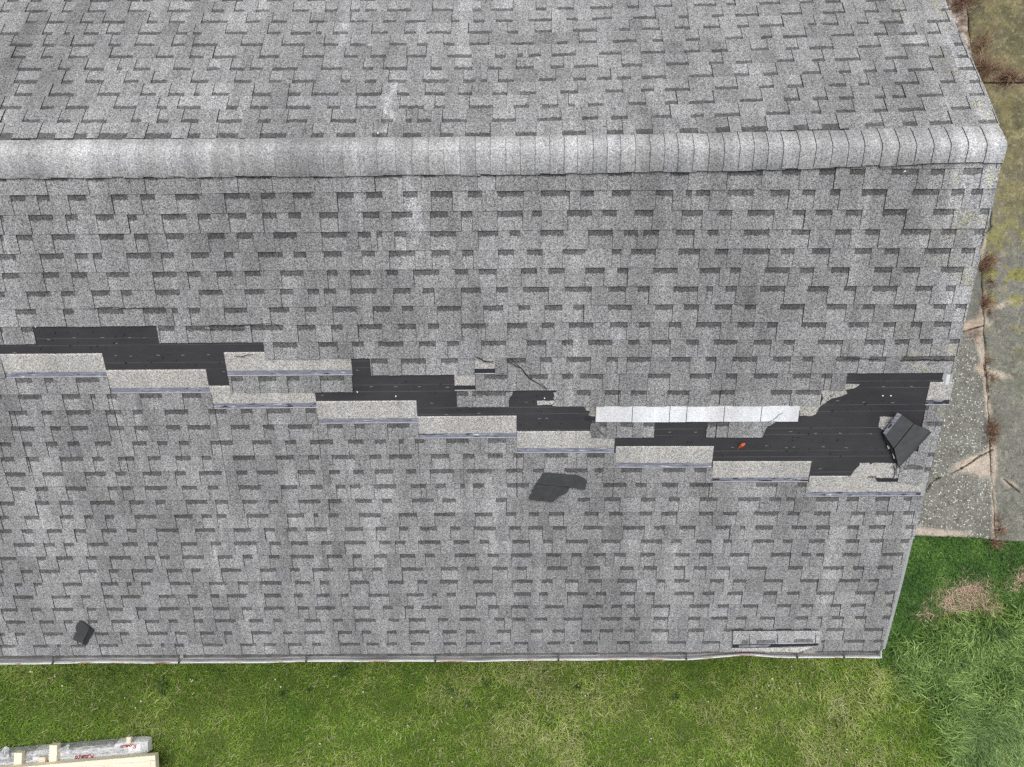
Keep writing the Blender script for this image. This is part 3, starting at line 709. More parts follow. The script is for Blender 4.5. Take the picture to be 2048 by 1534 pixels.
# cracks torn into the tabs: thin dark lips of lifted shingle
def crack(pts, wd=.006, h=.021, side=-1, parent=roof):
    mb = MB()
    P = [np.array(on_slope(x, y, side)) for x, y in pts]
    Q = [P[0]]
    for a, b in zip(P[:-1], P[1:]):
        n = max(1, int(np.linalg.norm(b - a) / .025))
        for i in range(1, n + 1): Q.append(a + (b - a) * i / n + (rng.normal(0, .003, 2) if i < n else 0))
    for i, (a, b) in enumerate(zip(Q[:-1], Q[1:])):
        d = b - a; nrm = np.array([-d[1], d[0]]); nrm = nrm / (np.linalg.norm(nrm) + 1e-9)
        w0 = wd * (.4 + .6 * math.sin(math.pi * (i + .3) / (len(Q) - .4))); w1 = wd * (.4 + .6 * math.sin(math.pi * min(i + 1.3, len(Q) - .5) / (len(Q) - .4)))
        q = [(*(a - nrm * w0 / 2),), (*(b - nrm * w1 / 2),), (*(b + nrm * w1 / 2),), (*(a + nrm * w0 / 2),)]
        f = [S(side, X, v, h) for X, v in q]
        n3 = np.cross(np.array(f[1]) - f[0], np.array(f[2]) - f[0])
        if n3[2] < 0: f = f[::-1]
        mb.prism(f, [tuple(np.array(p) - (0, 0, .006)) for p in f], 0, 0)
    mb.build('crack', [M['edge']], parent)
for pts, wd in (([(1013, 717), (1022, 725), (1032, 731), (1042, 734), (1050, 745), (1057, 753), (1062, 757), (1080, 768), (1094, 777)], .009),
                ([(1020, 714), (1030, 724), (1041, 733)], .004), ([(1082, 764), (1088, 770), (1094, 777)], .004),
                ([(950, 711), (957, 714), (963, 717), (968, 721), (975, 722), (988, 721)], .012),
                ([(412, 651), (440, 648), (455, 650), (500, 648), (545, 646), (560, 648)], .007), ([(412, 658), (433, 659)], .005), ([(458, 658), (490, 658)], .005),
                ([(180, 616), (230, 613), (262, 616), (330, 613)], .006), ([(470, 711), (486, 712), (497, 708), (508, 707)], .007),
                ([(1690, 716), (1720, 716), (1760, 717)], .006), ([(1800, 719), (1850, 718), (1905, 719)], .009), ([(1852, 726), (1872, 726)], .005),
                ([(1786, 928), (1789, 938), (1788, 948), (1784, 956)], .008), ([(1779, 934), (1787, 930)], .004), ([(1792, 928), (1792, 950)], .004),
                ([(1734, 952), (1752, 952)], .010), ([(1533, 845), (1545, 838), (1556, 828), (1565, 824)], .004), ([(1190, 850), (1200, 862), (1212, 872)], .005)):
    crack(pts, wd)

# staples and nails on the underlayment
st = [(98, 679), (149, 675), (205, 675), (260, 675), (289, 675), (232, 711), (262, 712), (317, 710), (366, 710), (417, 709), (448, 743), (715, 740), (743, 773), (792, 773), (839, 773), (895, 774),
      (864, 806), (893, 829), (958, 826), (1053, 804), (1079, 837), (1093, 836), (1116, 860), (1339, 864), (1391, 864), (1675, 801), (1727, 804), (1785, 805), (1766, 773), (1823, 773), (1581, 863), (1631, 866),
      (1680, 866), (1741, 867), (1465, 894), (1533, 891), (1587, 894), (1646, 893), (1692, 895), (1622, 922), (1640, 937), (1572, 895), (30, 705), (233, 687), (645, 790), (644, 694 + 130)]
for i, (x, y) in enumerate(st):
    X, v = on_slope(x, y, -1)
    mb = MB(); a = random.uniform(-.25, .25); L = random.uniform(.022, .034)
    R3 = Matrix.Rotation(PITCH, 3, 'X') @ Matrix.Rotation(a, 3, 'Z')
    mb.box(S(-1, X, v, .005), (L, .003, .002), 0, R3)
    mb.build('staple', [M['staple']], roof)
for x, y in ((72, 653), (715, 783.5), (792, 792), (1089, 796), (1765, 791), (1781, 791), (1806, 342), (757, 272)):
    side = -1 if y > 300 else 1
    X, v = on_slope(x, y, side)
    mb = MB(); c = np.array(S(side, X, v, .006 if 300 < y < 900 and y != 342 else .03)); n = 8; rr = .0065
    top = [tuple(c + (rr * math.cos(q * 2 * math.pi / n), rr * math.sin(q * 2 * math.pi / n), .004)) for q in range(n)]
    bot = [tuple(np.array(p) - (0, 0, .03)) for p in top]
    mb.prism(top, bot, 0, 0)
    mb.build('nail', [M['nailhead']], roof)

# drip edge along the rake, fascia, gutter, walls
de = MB()
for side in (-1, 1):
    vs = np.linspace(0, V_EAVE, 19)
    for a, b in zip(vs[:-1], vs[1:]):
        xa, xb = rake(side, a) + .002, rake(side, b) + .002
        top = [S(side, xa - .085, b, .0026), S(side, xb, b, .0026), S(side, xa, a, .0026), S(side, xa - .085, a, .0026)]
        bot = [S(side, xa - .085, b, -.1), S(side, xb, b, -.1), S(side, xa, a, -.1), S(side, xa - .085, a, -.1)]
        if side > 0: top, bot = top[::-1], bot[::-1]
        de.prism(top, bot, 0, 0)
de.build('drip_edge', [M['rake']], roof)
br = MB()
p4 = [on_slope(x, y, -1) for x, y in ((1889, 769), (1896, 769), (1900.5, 749), (1893, 749))]
br.prism([S(-1, X, v, .006) for X, v in p4], [S(-1, X, v, .001) for X, v in p4], 0, 0)
tag(br.build('drip_edge', [M['rake_bright']], roof), 'bare bright strip of drip edge where the end shingle is gone')
fa = MB()
ye = YR - V_EAVE * CA; ze = ZR - V_EAVE * SA
yb = YR + V_EAVE * CA
for yy, s in ((ye, -1), (yb, 1)):
    fa.box(((XL + XR) / 2, yy + s * -.03, ze - .11), (XR - XL - .02, .024, .17), 0)
fa.build('fascia', [M['fascia']], house)
wa = MB()
xw0, xw1, yw0, yw1 = XL + .3, XR - .35, ye + .42, yb - .42
zt = ze + .42 * TP - .04
def wall_face(p, q, top_p, top_q):
    wa.face([(*p, 0), (*q, 0), (*q, top_q), (*p, top_p)])
wall_face((xw0, yw0), (xw1, yw0), zt, zt); wall_face((xw1, yw1), (xw0, yw1), zt, zt)
wa.face([(xw1, yw0, 0), (xw1, yw1, 0), (xw1, yw1, zt), (xw1, YR, ZR - .06), (xw1, yw0, zt)])
wa.face([(xw0, yw1, 0), (xw0, yw0, 0), (xw0, yw0, zt), (xw0, YR, ZR - .06), (xw0, yw1, zt)])
wa.build('wall', [M['siding']], house)

GD = ([-7.6, 1.2, 1.95, 2.35, 2.62, 2.95, 3.4, 4.15], [.122, .116, .112, .088, .075, .098, .104, .112])
gz = ze - .012
xg1 = x_on_course(1766, V_EAVE, -1)
def gut_prof(X):
    d = lerp(X, *GD); wob = .004 * math.sin(X * 2.3) + .003 * math.sin(X * 5.1 + 1)
    zz = gz - lerp(X, (1.6, 2.5, 3.0), (0, .012, 0))
    return [(.02, zz - .012), (.02, zz - .11), (-d * .76 + wob, zz - .115), (-d * .82 + wob, zz - .095), (-d + .018 + wob, zz - .03), (-d + .009 + wob, zz - .012), (-d + wob, zz - .010), (-d + wob, zz - .022), (-d + .012 + wob, zz - .036), (-d * .86 + wob, zz - .098), (-d * .78 + wob, zz - .122), (.026, zz - .118)]
gm = MB()
xs = list(np.linspace(XL, 1.6, 36)) + list(np.linspace(1.7, xg1, 34))
for a, b in zip(xs[:-1], xs[1:]):
    A, B = gut_prof(a), gut_prof(b)
    for i in range(len(A) - 1):
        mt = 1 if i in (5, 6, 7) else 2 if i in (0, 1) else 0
        gm.face([(a, ye + SH * a + A[i][0], A[i][1]), (b, ye + SH * b + B[i][0], B[i][1]), (b, ye + SH * b + B[i + 1][0], B[i + 1][1]), (a, ye + SH * a + A[i + 1][0], A[i + 1][1])], mt)
A = gut_prof(xg1)
capr = [(xg1, ye + SH * xg1 + p[0], p[1]) for p in (A[0], A[1], A[2], A[3], A[4], A[6], (A[6][0], A[0][1]))]
gm.prism([(xg1 + .0, q[1], q[2]) for q in capr], [(xg1 - .012, q[1], q[2]) for q in capr], 0, 0, bottom=True)
gutter = gm.build('gutter', [M['gutter'], M['lip'], M['trough_shade']], house)
for px in (102.7, 356, 611, 870, 1117, 1373.6, 1596, 1690):
    X = x_on_course(px, V_EAVE, -1); d = lerp(X, *GD)
    hb = MB()
    hb.box((X, ye + SH * X - d / 2 + .018, gz - .008), (.018, d + .03, .006), 0)
    hb.box((X, ye + SH * X - d + .006, gz - .013), (.022, .014, .016), 0)
    hb.build('bracket', [M['bracket']], gutter)
for px, wd in ((1628, .14), (352, .05)):
    X = x_on_course(px, V_EAVE, -1); A, B = gut_prof(X - wd / 2), gut_prof(X + wd / 2)
    hb = MB()
    for i in (1, 2, 3):
        hb.face([(X - wd / 2, ye + SH * X + A[i][0], A[i][1] + .004), (X + wd / 2 , ye + SH * X + B[i][0], B[i][1] + .004), (X + wd / 2, ye + SH * X + B[i + 1][0], B[i + 1][1] + .004), (X - wd / 2, ye + SH * X + A[i + 1][0], A[i + 1][1] + .004)], 0)
    hb.build('joint_patch', [M['gutter_patch']], gutter)
de2 = MB()
de2.box(((XL + xg1) / 2, ye - .016, ze - .004), (xg1 - XL, .014, .003), 0, Matrix.Rotation(SH, 3, 'Z'))
de2.build('eave_flashing', [M['gutter']], house)
# ------------------------------------------------------------------ loose things lying on the roof
def at_h(px, py, h, side=-1):
    """where the sight line crosses the roof plane raised by h"""
    d = ray(px, py)
    n = np.array([-SH * side * SA, side * SA, CA])
    k = (n @ np.array([0, YR, ZR - CAM_H]) + h) / (n @ d)
    return np.array([0, 0, CAM_H]) + d * k
def sheet(mb, px, hs, th=.006, mt=0, ms=1, tone=1.0):
    top = [at_h(x, y, h) for (x, y), h in zip(px, hs)]
    c = np.cross(top[1] - top[0], top[2] - top[0])
    if c[2] < 0: top = top[::-1]
    nrm = np.array([0, -SA, CA])
    mb.prism([tuple(p) for p in top], [tuple(p - nrm * th) for p in top], mt, ms, tone, bottom=True)
def ragged(pts, amp=.8, step=4.0):
    out = []
    for i in range(len(pts)):
        a, b = np.array(pts[i], float), np.array(pts[(i + 1) % len(pts)], float)
        n = max(1, int(np.linalg.norm(b - a) / step))
        for q in range(n):
            p = a + (b - a) * q / n
            if q: p = p + rng.normal(0, amp * .5, 2)
            out.append(tuple(p))
    return out

# the doubled shingle folded over near the rake
mb = MB()
under = [(1768, 868), (1790, 899), (1798, 936), (1863, 865), (1830, 849)]
sheet(mb, under, [.03, .034, .03, .055, .06], .008, 0, 1, .8)
fl = mb.build('folded_shingle', [M['asphalt'], M['edge']])
tag(fl, 'large doubled black shingle folded over near the right edge of the roof, underside up', 'shingle')
mb = MB(); sheet(mb, [(1766, 866), (1787.2, 896), (1827, 847), (1803, 829), (1795, 825)], [.05, .052, .078, .078, .078], .007)
mb.build('flap', [M['asphalt'], M['edge']], fl)
mb = MB(); sheet(mb, [(1788.4, 897.4), (1797, 933), (1860, 861), (1828.4, 848)], [.054, .045, .07, .080], .007, tone=1.05)
mb.build('flap', [M['asphalt'], M['edge']], fl)
mb = MB(); sheet(mb, ragged([(1795, 825), (1803.4, 829.3), (1772, 869), (1766, 866)], .6), [.081] * 60, .002)
hs = None
mb = MB()
q = [(1795, 825), (1803.4, 829.3), (1772, 869), (1766, 866)]
sheet(mb, q, [.0805, .0805, .0535, .0525], .002)
mb.build('adhesive_strip', [M['film'], M['edge']], fl)
mb = MB(); sheet(mb, [(1781.5, 847.5), (1785, 849.5), (1778, 857), (1775.5, 855)], [.069, .069, .0635, .0635], .002)
mb.build('tape_patch', [M['asphalt_dark'], M['edge']], fl)
mb = MB(); sheet(mb, ragged([(1764, 866), (1770, 868), (1778, 880), (1787, 897), (1794, 925), (1791, 926), (1784, 905), (1776, 893), (1770, 880)], 1.2), [.03] * 80, .02)
mb.build('torn_edge', [M['edge'], M['edge']], fl)
for pts in ([(1774, 891), (1778, 893), (1779, 897), (1776, 898)], [(1784, 906), (1787, 910), (1790, 917), (1788, 918)]):
    mb = MB(); sheet(mb, pts, [.033] * 4, .003); mb.build('torn_flake', [M['fragment'], M['edge']], fl)

# torn black shingle lying face down
o1 = [(700 + x * .3423, 500 + y * .3423) for x, y in ((1085, 1368), (1105, 1340), (1135, 1302), (1200, 1308), (1330, 1318), (1370, 1338), (1385, 1352), (1378, 1385), (1370, 1402), (1310, 1390), (1285, 1388))]
o2 = [(700 + x * .3423, 500 + y * .3423) for x, y in ((1085, 1369), (1285, 1389), (1265, 1420), (1215, 1445), (1185, 1475), (1110, 1466), (1050, 1460), (1045, 1445), (1070, 1402))]
def curl(P, base, amt, cx, cy, r0):
    return [base + amt * min(1.6, (math.hypot(x - cx, y - cy) / r0) ** 2) for x, y in P]
R1 = ragged(o1); mb = MB(); sheet(mb, R1, curl(R1, .030, .028, 1095, 972, 75), .009, tone=.76)
ts = mb.build('torn_shingle', [M['asphalt'], M['edge']])
tag(ts, 'torn black shingle piece lying face down below the bare strip, mid roof', 'shingle')
R1 = ragged(o2); mb = MB(); sheet(mb, R1, curl(R1, .034, .022, 1100, 970, 45), .009, tone=.68)
mb.build('shingle_laminate', [M['asphalt'], M['edge']], ts)
o3 = [(x * .3423, 1009 + y * .3423) for x, y in ((465, 680), (490, 692), (515, 712), (524, 716), (500, 770), (478, 812), (425, 790), (432, 765), (447, 745), (440, 718), (448, 700))]
o4 = [(x * .3423, 1009 + y * .3423) for x, y in ((526, 718), (550, 735), (530, 775), (500, 825), (480, 813), (502, 771))]
R1 = ragged(o3, .5); mb = MB(); sheet(mb, R1, curl(R1, .028, .016, 163, 1262, 20), .009, tone=.76)
t2 = mb.build('torn_shingle', [M['asphalt'], M['edge']])
tag(t2, 'small notched black shingle scrap lying alone near the left end of the eave', 'shingle')
mb = MB(); sheet(mb, ragged(o4, .4), [.0285] * 60, .007, tone=.7); mb.build('shingle_laminate', [M['asphalt_dark'], M['edge']], t2)

# the shingle that slid down to the eave
c8 = lambda x, y: (1440 + x * .17578, 1230 + y * .17578)
mb = MB()
sheet(mb, [c8(*p) for p in ((152, 182), (320, 182), (638, 180), (1068, 178), (1144, 178), (1128, 320), (860, 322), (640, 328), (148, 334))], [.044, .046, .048, .046, .044, .040, .040, .040, .040], .014, 0, 1, 1.42)
sl = mb.build('slipped_shingle', MATS)
tag(sl, 'pale shingle slid loose over the gutter near the right end of the eave', 'shingle')
for pts, mt, h, tn in (([(146, 336), (640, 330), (862, 324), (1122, 318), (1118, 346), (500, 368), (140, 374)], 5, .036, 1.0),
                       ([(215, 342), (500, 338), (580, 336), (540, 362), (210, 370)], 3, .037, 1.2), ([(640, 312), (940, 316), (1118, 316), (1118, 322), (640, 331)], 4, .0425, 1.0)):
    mb = MB(); sheet(mb, [c8(*p) for p in pts], [h] * len(pts), .003, mt, 1, tn)
    mb.build('adhesive_strip', MATS, sl)
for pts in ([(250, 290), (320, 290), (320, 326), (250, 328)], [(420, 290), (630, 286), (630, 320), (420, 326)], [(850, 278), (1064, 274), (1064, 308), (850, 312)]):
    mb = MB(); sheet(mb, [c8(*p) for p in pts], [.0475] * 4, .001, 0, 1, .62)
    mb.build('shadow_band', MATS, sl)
for pts in ([(318, 184), (318, 328)], [(638, 182), (638, 326)], [(1070, 180), (1064, 320)]):
    crack([c8(*p) for p in pts],   .004, .0495, parent=sl)
mb = MB(); sheet(mb, [c8(*p) for p in ((138, 376), (500, 372), (860, 366), (1060, 356), (1020, 380), (960, 404), (890, 425), (600, 418), (134, 400))], [.020] * 9, .008, 7, 1, 1.35)
mb.build('starter_strip', MATS, roof)

# crumbs of asphalt and loose granules on the bare sheet
mb = MB()
for (x0, x1, y0, y1) in ((75, 310, 660, 700), (220, 445, 712, 738), (750, 900, 755, 788), (850, 1175, 816, 830), (1040, 1168, 838, 860), (1240, 1405, 872, 885), (1430, 1770, 890, 915), (1560, 1740, 850, 886), (1660, 1800, 792, 822), (1700, 1850, 755, 776), (1020, 1100, 788, 806)):
    for q in range(int((x1 - x0) * (y1 - y0) / 420) + 3):
        x, y = random.uniform(x0, x1), random.uniform(y0, y1)
        c = at_h(x, y, .004); r0 = random.choice((.003, .004, .005, .007, .011)); a0 = random.uniform(0, 6)
        t = [tuple(c + np.array((r0 * math.cos(a0 + k * 1.57) * random.uniform(.5, 1.2), r0 * math.sin(a0 + k * 1.57) * random.uniform(.5, 1.2), .004))) for k in range(4)]
        mb.prism(t, [tuple(np.array(p) - (0, 0, .004)) for p in t], 0, 0)
tag(mb.build('crumbs', [M['edge'], M['headlap']], roof), kind='stuff')

# the orange leaf
mb = MB()
lp = [(1475, 899), (1478, 893), (1481, 889), (1486, 886), (1491, 886), (1489, 891), (1485, 895), (1480, 895)]
pts = [at_h(x, y, .012 + .012 * (i % 3)) for i, (x, y) in enumerate(lp)]
cen = sum(pts) / len(pts) + np.array([0, 0, .012])
for i in range(len(pts)):
    mb.face([tuple(pts[i]), tuple(pts[(i + 1) % len(pts)]), tuple(cen)], 0, random.uniform(.7, 1.3))
mleaf = simple('orange leaf (toned)', (.60, .12, .035), .6, .25, 50)
tag(mb.build('leaf', [mleaf]), 'curled orange dead leaf on the bare black underlayment', 'leaf')

# ------------------------------------------------------------------ ground
def colmat(name, rough=.95, trans=0.0):
    b = NB(name, rough)
    c = b.attr('col', 'Color')
    return b, c
b, c = colmat('lawn soil')
p = b.pos()
c1 = b.ramp(b.noise(p, .6, 5, .6), (.3, (.075, .120, .022)), (.55, (.115, .160, .035)), (.75, (.155, .170, .055)))
c1 = b.val(b.mr(b.noise(p, 45, 4, .7), .25, .75, .45, 1.5), c1)
b.bump(b.noise(p, 40, 4, .7), .03, .8)
M['lawn'] = b.out(c1)
g = MB(); Rg = 300
g.face([(-Rg, -Rg, 0), (Rg, -Rg, 0), (Rg, Rg, 0), (-Rg, Rg, 0)])
tag(g.build('lawn', [M['lawn']], origin=(0, 0, 0)), kind='structure')

def pproj(P):
    c = (P - np.array([0, 0, CAM_H])) @ Mc
    return IW / 2 + FPX * c[:, 0] / -c[:, 2], IH / 2 - FPX * c[:, 1] / -c[:, 2]
def gpx(x, y, z=.05): return at_z(x, y, z)
ZS = .05
crack_px = [(1930, -160), (1935, 0), (1938, 60), (1946, 110), (1963, 165), (1976, 300), (1984, 455), (1962, 478), (1964, 560), (1970, 650), (1973, 740), (1980, 850), (1986, 960), (1990, 1020), (1992, 1090)]
cr = np.array([gpx(x, y, ZS) for x, y in crack_px])[::-1]      # rising y
lo_px = [(1700, 1068), (1830, 1072), (1900, 1074), (1960, 1077), (2000, 1082), (2048, 1085), (2300, 1098)]
lo = np.array([gpx(x, y, ZS) for x, y in lo_px])
def y_low(X): return np.interp(X, lo[:, 0], lo[:, 1]) + .03 * (fbm(X, X * 0 + 3.3, 9, 3) - .5)
def x_crack(Y): return np.interp(Y, cr[:, 1], cr[:, 0]) + .05 * (fbm(Y * 0 + 1.2, Y, 6, 4) - .5)
YT = 9.0
y_h = gpx(2000, 165, ZS)[1]                                   # joint across the far slabs
SLABC = []
def blob(px, py, cx, cy, rx, ry, ang=0, soft=1.0):
    a = math.radians(ang); dx = px - cx; dy = py - cy
    u = (dx * math.cos(a) + dy * math.sin(a)) / rx; w = (-dx * math.sin(a) + dy * math.cos(a)) / ry
    return np.exp(-(u * u + w * w) * soft)
def slab_mesh(name, xa, xb, ya, yb, nx, ny):
    """xa, xb: functions of Y; ya, yb: functions of X fraction handled as numbers or of X"""
    t = np.linspace(0, 1, ny); s = np.linspace(0, 1, nx)
    S2, T2 = np.meshgrid(s, t)
    Y0 = (ya if not callable(ya) else -1.7) + ((yb if not callable(yb) else 0) - (ya if not callable(ya) else -1.7)) * T2
    X = xa(Y0) * (1 - S2) + xb(Y0) * S2
    if callable(ya):
        lowy = ya(X); Y = lowy * (1 - T2) + yb * T2
        X = xa(Y) * (1 - S2) + xb(Y) * S2
    else: Y = Y0
    P = np.stack([X, Y, np.full_like(X, ZS)], -1).reshape(-1, 3)
    hn = fbm(P[:, 0], P[:, 1], 2.2, 4)
    P[:, 2] += .012 * (hn - .5)
    ed = np.minimum(np.minimum(S2, 1 - S2) * (nx - 1), np.minimum(T2, 1 - T2) * (ny - 1)).reshape(-1)
    P[:, 2] -= np.where(ed < 1, .016, np.where(ed < 2, .004, 0))
    px, py = pproj(P)
    n1 = fbm(P[:, 0], P[:, 1], 1.3, 5); n2 = fbm(P[:, 0] + 40, P[:, 1], 5, 5); n3 = fbm(P[:, 0] + 9, P[:, 1] + 50, 22, 4)
    col = np.tile(np.array([.190, .187, .163]), (len(P), 1))
    def over(a, c):
        a = np.clip(a, 0, 1)[:, None]
        col[:] = col * (1 - a) + np.array(c) * a
    right = px > np.interp(py, [q[1] for q in crack_px], [q[0] for q in crack_px])
    top = np.clip((520 - py) / 200, 0, 1)
    over(top * .95, (.165, .145, .080))
    over(right * top * np.clip((n1 - .42) * 5, 0, 1) * .75, (.115, .110, .058))
    over(right * np.clip((n2 - .5) * 7, 0, 1) * np.clip((900 - py) / 500, 0, 1) * .55, (.25, .215, .10))
    over(right * np.clip((n2 - .45) * 6, 0, 1) * blob(px, py, 2020, 560, 70, 130) * .9, (.235, .23, .055))
    over(right * np.clip((n1 - .40) * 5, 0, 1) * np.clip((py - 620) / 100, 0, 1) * .7, (.165, .172, .140))
    over((~right) * np.clip((n2 - .45) * 5, 0, 1) * .5, (.165, .168, .140))
    over(right * np.clip((n3 - .60) * 9, 0, 1) * .35, (.40, .35, .26))
    sandm = (blob(px, py, 1945, 652, 40, 11, -10) + blob(px, py, 1968, 610, 9, 26) + blob(px, py, 1985, 745, 38, 8, 14) + .9 * blob(px, py, 1962, 700, 10, 55, -12) + blob(px, py, 1975, 800, 6, 60, -4)
             + 1.1 * blob(px, py, 1945, 925, 52, 13, -24) + blob(px, py, 1965, 940, 26, 18) + blob(px, py, 1885, 1066, 55, 8, 2) + .7 * blob(px, py, 1840, 1062, 22, 12) + .8 * blob(px, py, 2020, 968, 26, 7, 25)
             + blob(px, py, 1966, 480, 7, 55, 6) + .8 * blob(px, py, 1905, 60, 12, 70, -15) + .8 * blob(px, py, 1925, 120, 10, 40, -20) + .7 * blob(px, py, 1990, 1060, 7, 50, -2) + .8 * blob(px, py, 1985, 960, 5, 70, -3)
             + .7 * blob(px, py, 2005, 610, 30, 8, -20) + .9 * blob(px, py, 1985, 905, 8, 30, -5))
    sm = np.clip((sandm * 1.35 * (.25 + .8 * n3 + .7 * n2) - .30) * 1.35, 0, 1)
    over(sm * .8, (.56, .475, .39))
    over(sm * np.clip((n2 - .5) * 5, 0, 1) * .5, (.44, .31, .22))
    over(np.clip(blob(px, py, 1947, 668, 22, 14) * 1.4 * n3 * 2 - .4, 0, 1), (.20, .15, .12))
    crk = np.zeros(len(P))
    for poly in ([(1903, 948), (1925, 936), (1942, 926), (1958, 914), (1985, 900)], [(1852, 984), (1862, 968), (1868, 962), (1880, 955)], [(1925, 664), (1945, 658), (1968, 651)], [(2008, 958), (2022, 970), (2040, 985)], [(1968, 730), (1976, 770), (1978, 800)]):
        for (x0, y0), (x1, y1) in zip(poly[:-1], poly[1:]):
            d = np.array([x1 - x0, y1 - y0]); L = np.hypot(*d); d = d / L
            t_ = np.clip(((px - x0) * d[0] + (py - y0) * d[1]), 0, L)
            dist = np.hypot(px - x0 - t_ * d[0], py - y0 - t_ * d[1]) + 3.5 * (n3 - .5)
            crk = np.maximum(crk, np.clip(1.7 - dist, 0, 1))
    over(crk, (.045, .032, .024)); P[:, 2] -= crk * .02
    grav = (~right) * np.clip((230 - py) / 40, 0, 1)
    over(grav * .9, (.30, .235, .19)); over(grav * np.clip((n3 - .5) * 8, 0, 1) * .8, (.55, .48, .42)); over(grav * np.clip((.42 - n3) * 8, 0, 1) * .7, (.12, .08, .06))
    jm = right * blob(px, py, 2020, 166, 80, 11) * np.clip((n3 - .3) * 4, 0, 1)
    over(jm * .9, (.33, .24, .18))
    peb = (~right) * np.clip((py - 640) / 60, 0, 1) * (1 - sm) + right * np.clip((py - 850) / 100, 0, 1) * .25
    n = ny * nx
    idx = np.arange(n).reshape(ny, nx)
    F = np.stack([idx[:-1, :-1], idx[:-1, 1:], idx[1:, 1:], idx[1:, :-1]], -1).reshape(-1, 4)
    bd = np.concatenate([idx[0, :], idx[1:, -1], idx[-1, -2::-1], idx[-2:0:-1, 0]])
    low = P[bd].copy(); low[:, 2] = -.06
    V = np.vstack([P, low]); m = len(bd)
    sf = np.stack([n + np.arange(m), n + (np.arange(m) + 1) % m, bd[(np.arange(m) + 1) % m], bd], -1)
    me = bpy.data.meshes.new(name)
    me.from_pydata(V.tolist(), [], np.vstack([F, sf]).tolist())
    colv = np.vstack([col, np.tile([.06, .05, .04], (m, 1))])
    a = me.attributes.new('col', 'FLOAT_COLOR', 'POINT'); a.data.foreach_set('color', np.hstack([colv, np.ones((len(V), 1))]).astype(np.float32).ravel())
    a = me.attributes.new('peb', 'FLOAT', 'POINT'); a.data.foreach_set('value', np.concatenate([peb, np.zeros(m)]).astype(np.float32))
    me.materials.append(M['concrete'])
    o = bpy.data.objects.new(name, me); COL.objects.link(o); LOCS[o.name] = np.zeros(3)
    return tag(o, kind='structure')
b, c = colmat('weathered mossy concrete')
p = b.pos()
c = b.val(b.mr(b.noise(p, 60, 4, .7), .25, .75, .45, 1.55), b.val(b.mr(b.noise(p, 7, 5, .7), .3, .7, .72, 1.28), c))
vd = b.vor(p, 42, 'Distance'); vc = b.xyz(b.vor(p, 42))
pm = b.math('MULTIPLY', b.math('LESS_THAN', vd, b.mr(vc[0], 0, 1, -.08, .46)), b.attr('peb'))
c = b.mix(pm, c, b.val(b.mr(vc[1], 0, 1, .5, 1.25), (.64, .63, .58)))
vd2 = b.vor(p, 75, 'Distance'); vc2 = b.xyz(b.vor(p, 75))
pm2 = b.math('MULTIPLY', b.math('LESS_THAN', vd2, b.mr(vc2[0], 0, 1, -.25, .36)), b.math('ADD', b.math('MULTIPLY', b.attr('peb'), .7), .3))
c = b.mix(pm2, c, b.val(b.mr(vc2[1], 0, 1, .4, 1.2), (.36, .335, .28)))
dk = b.math('GREATER_THAN', b.noise(p, 26, 3, .75), .60)
c = b.mix(b.math('MULTIPLY', dk, .55), c, (.035, .032, .022))
b.bump(b.noise(p, 50, 4, .7), .008, .6)
M['concrete'] = b.out(c)
gw = lambda Y: .003 + .015 * np.clip(fbm(Y * 0 + 7, Y, 4, 3) - .25, 0, 1)
slab_mesh('concrete_slab', lambda Y: 0 * Y + 3.9, lambda Y: x_crack(Y) - gw(Y), y_low, YT, 170, 760)
slab_mesh('concrete_slab', lambda Y: x_crack(Y) + gw(Y), lambda Y: 0 * Y + 9.5, y_low, y_h - .012, 190, 520)
slab_mesh('concrete_slab', lambda Y: x_crack(Y) + gw(Y), lambda Y: 0 * Y + 9.5, y_h + .016, YT, 190, 260)
# soil showing in the joints
b = NB('dark crumbly soil', .95); b.out(b.val(b.mr(b.noise(b.pos(), 60, 3, .7), .3, .7, .3, 1.9), (.075, .050, .036))); M['soil'] = b.m
g = MB(); g.box((6.7, 3.6, .0), (5.5, 10.2, .03), 0)
tag(g.build('soil', [M['soil']]), kind='structure')

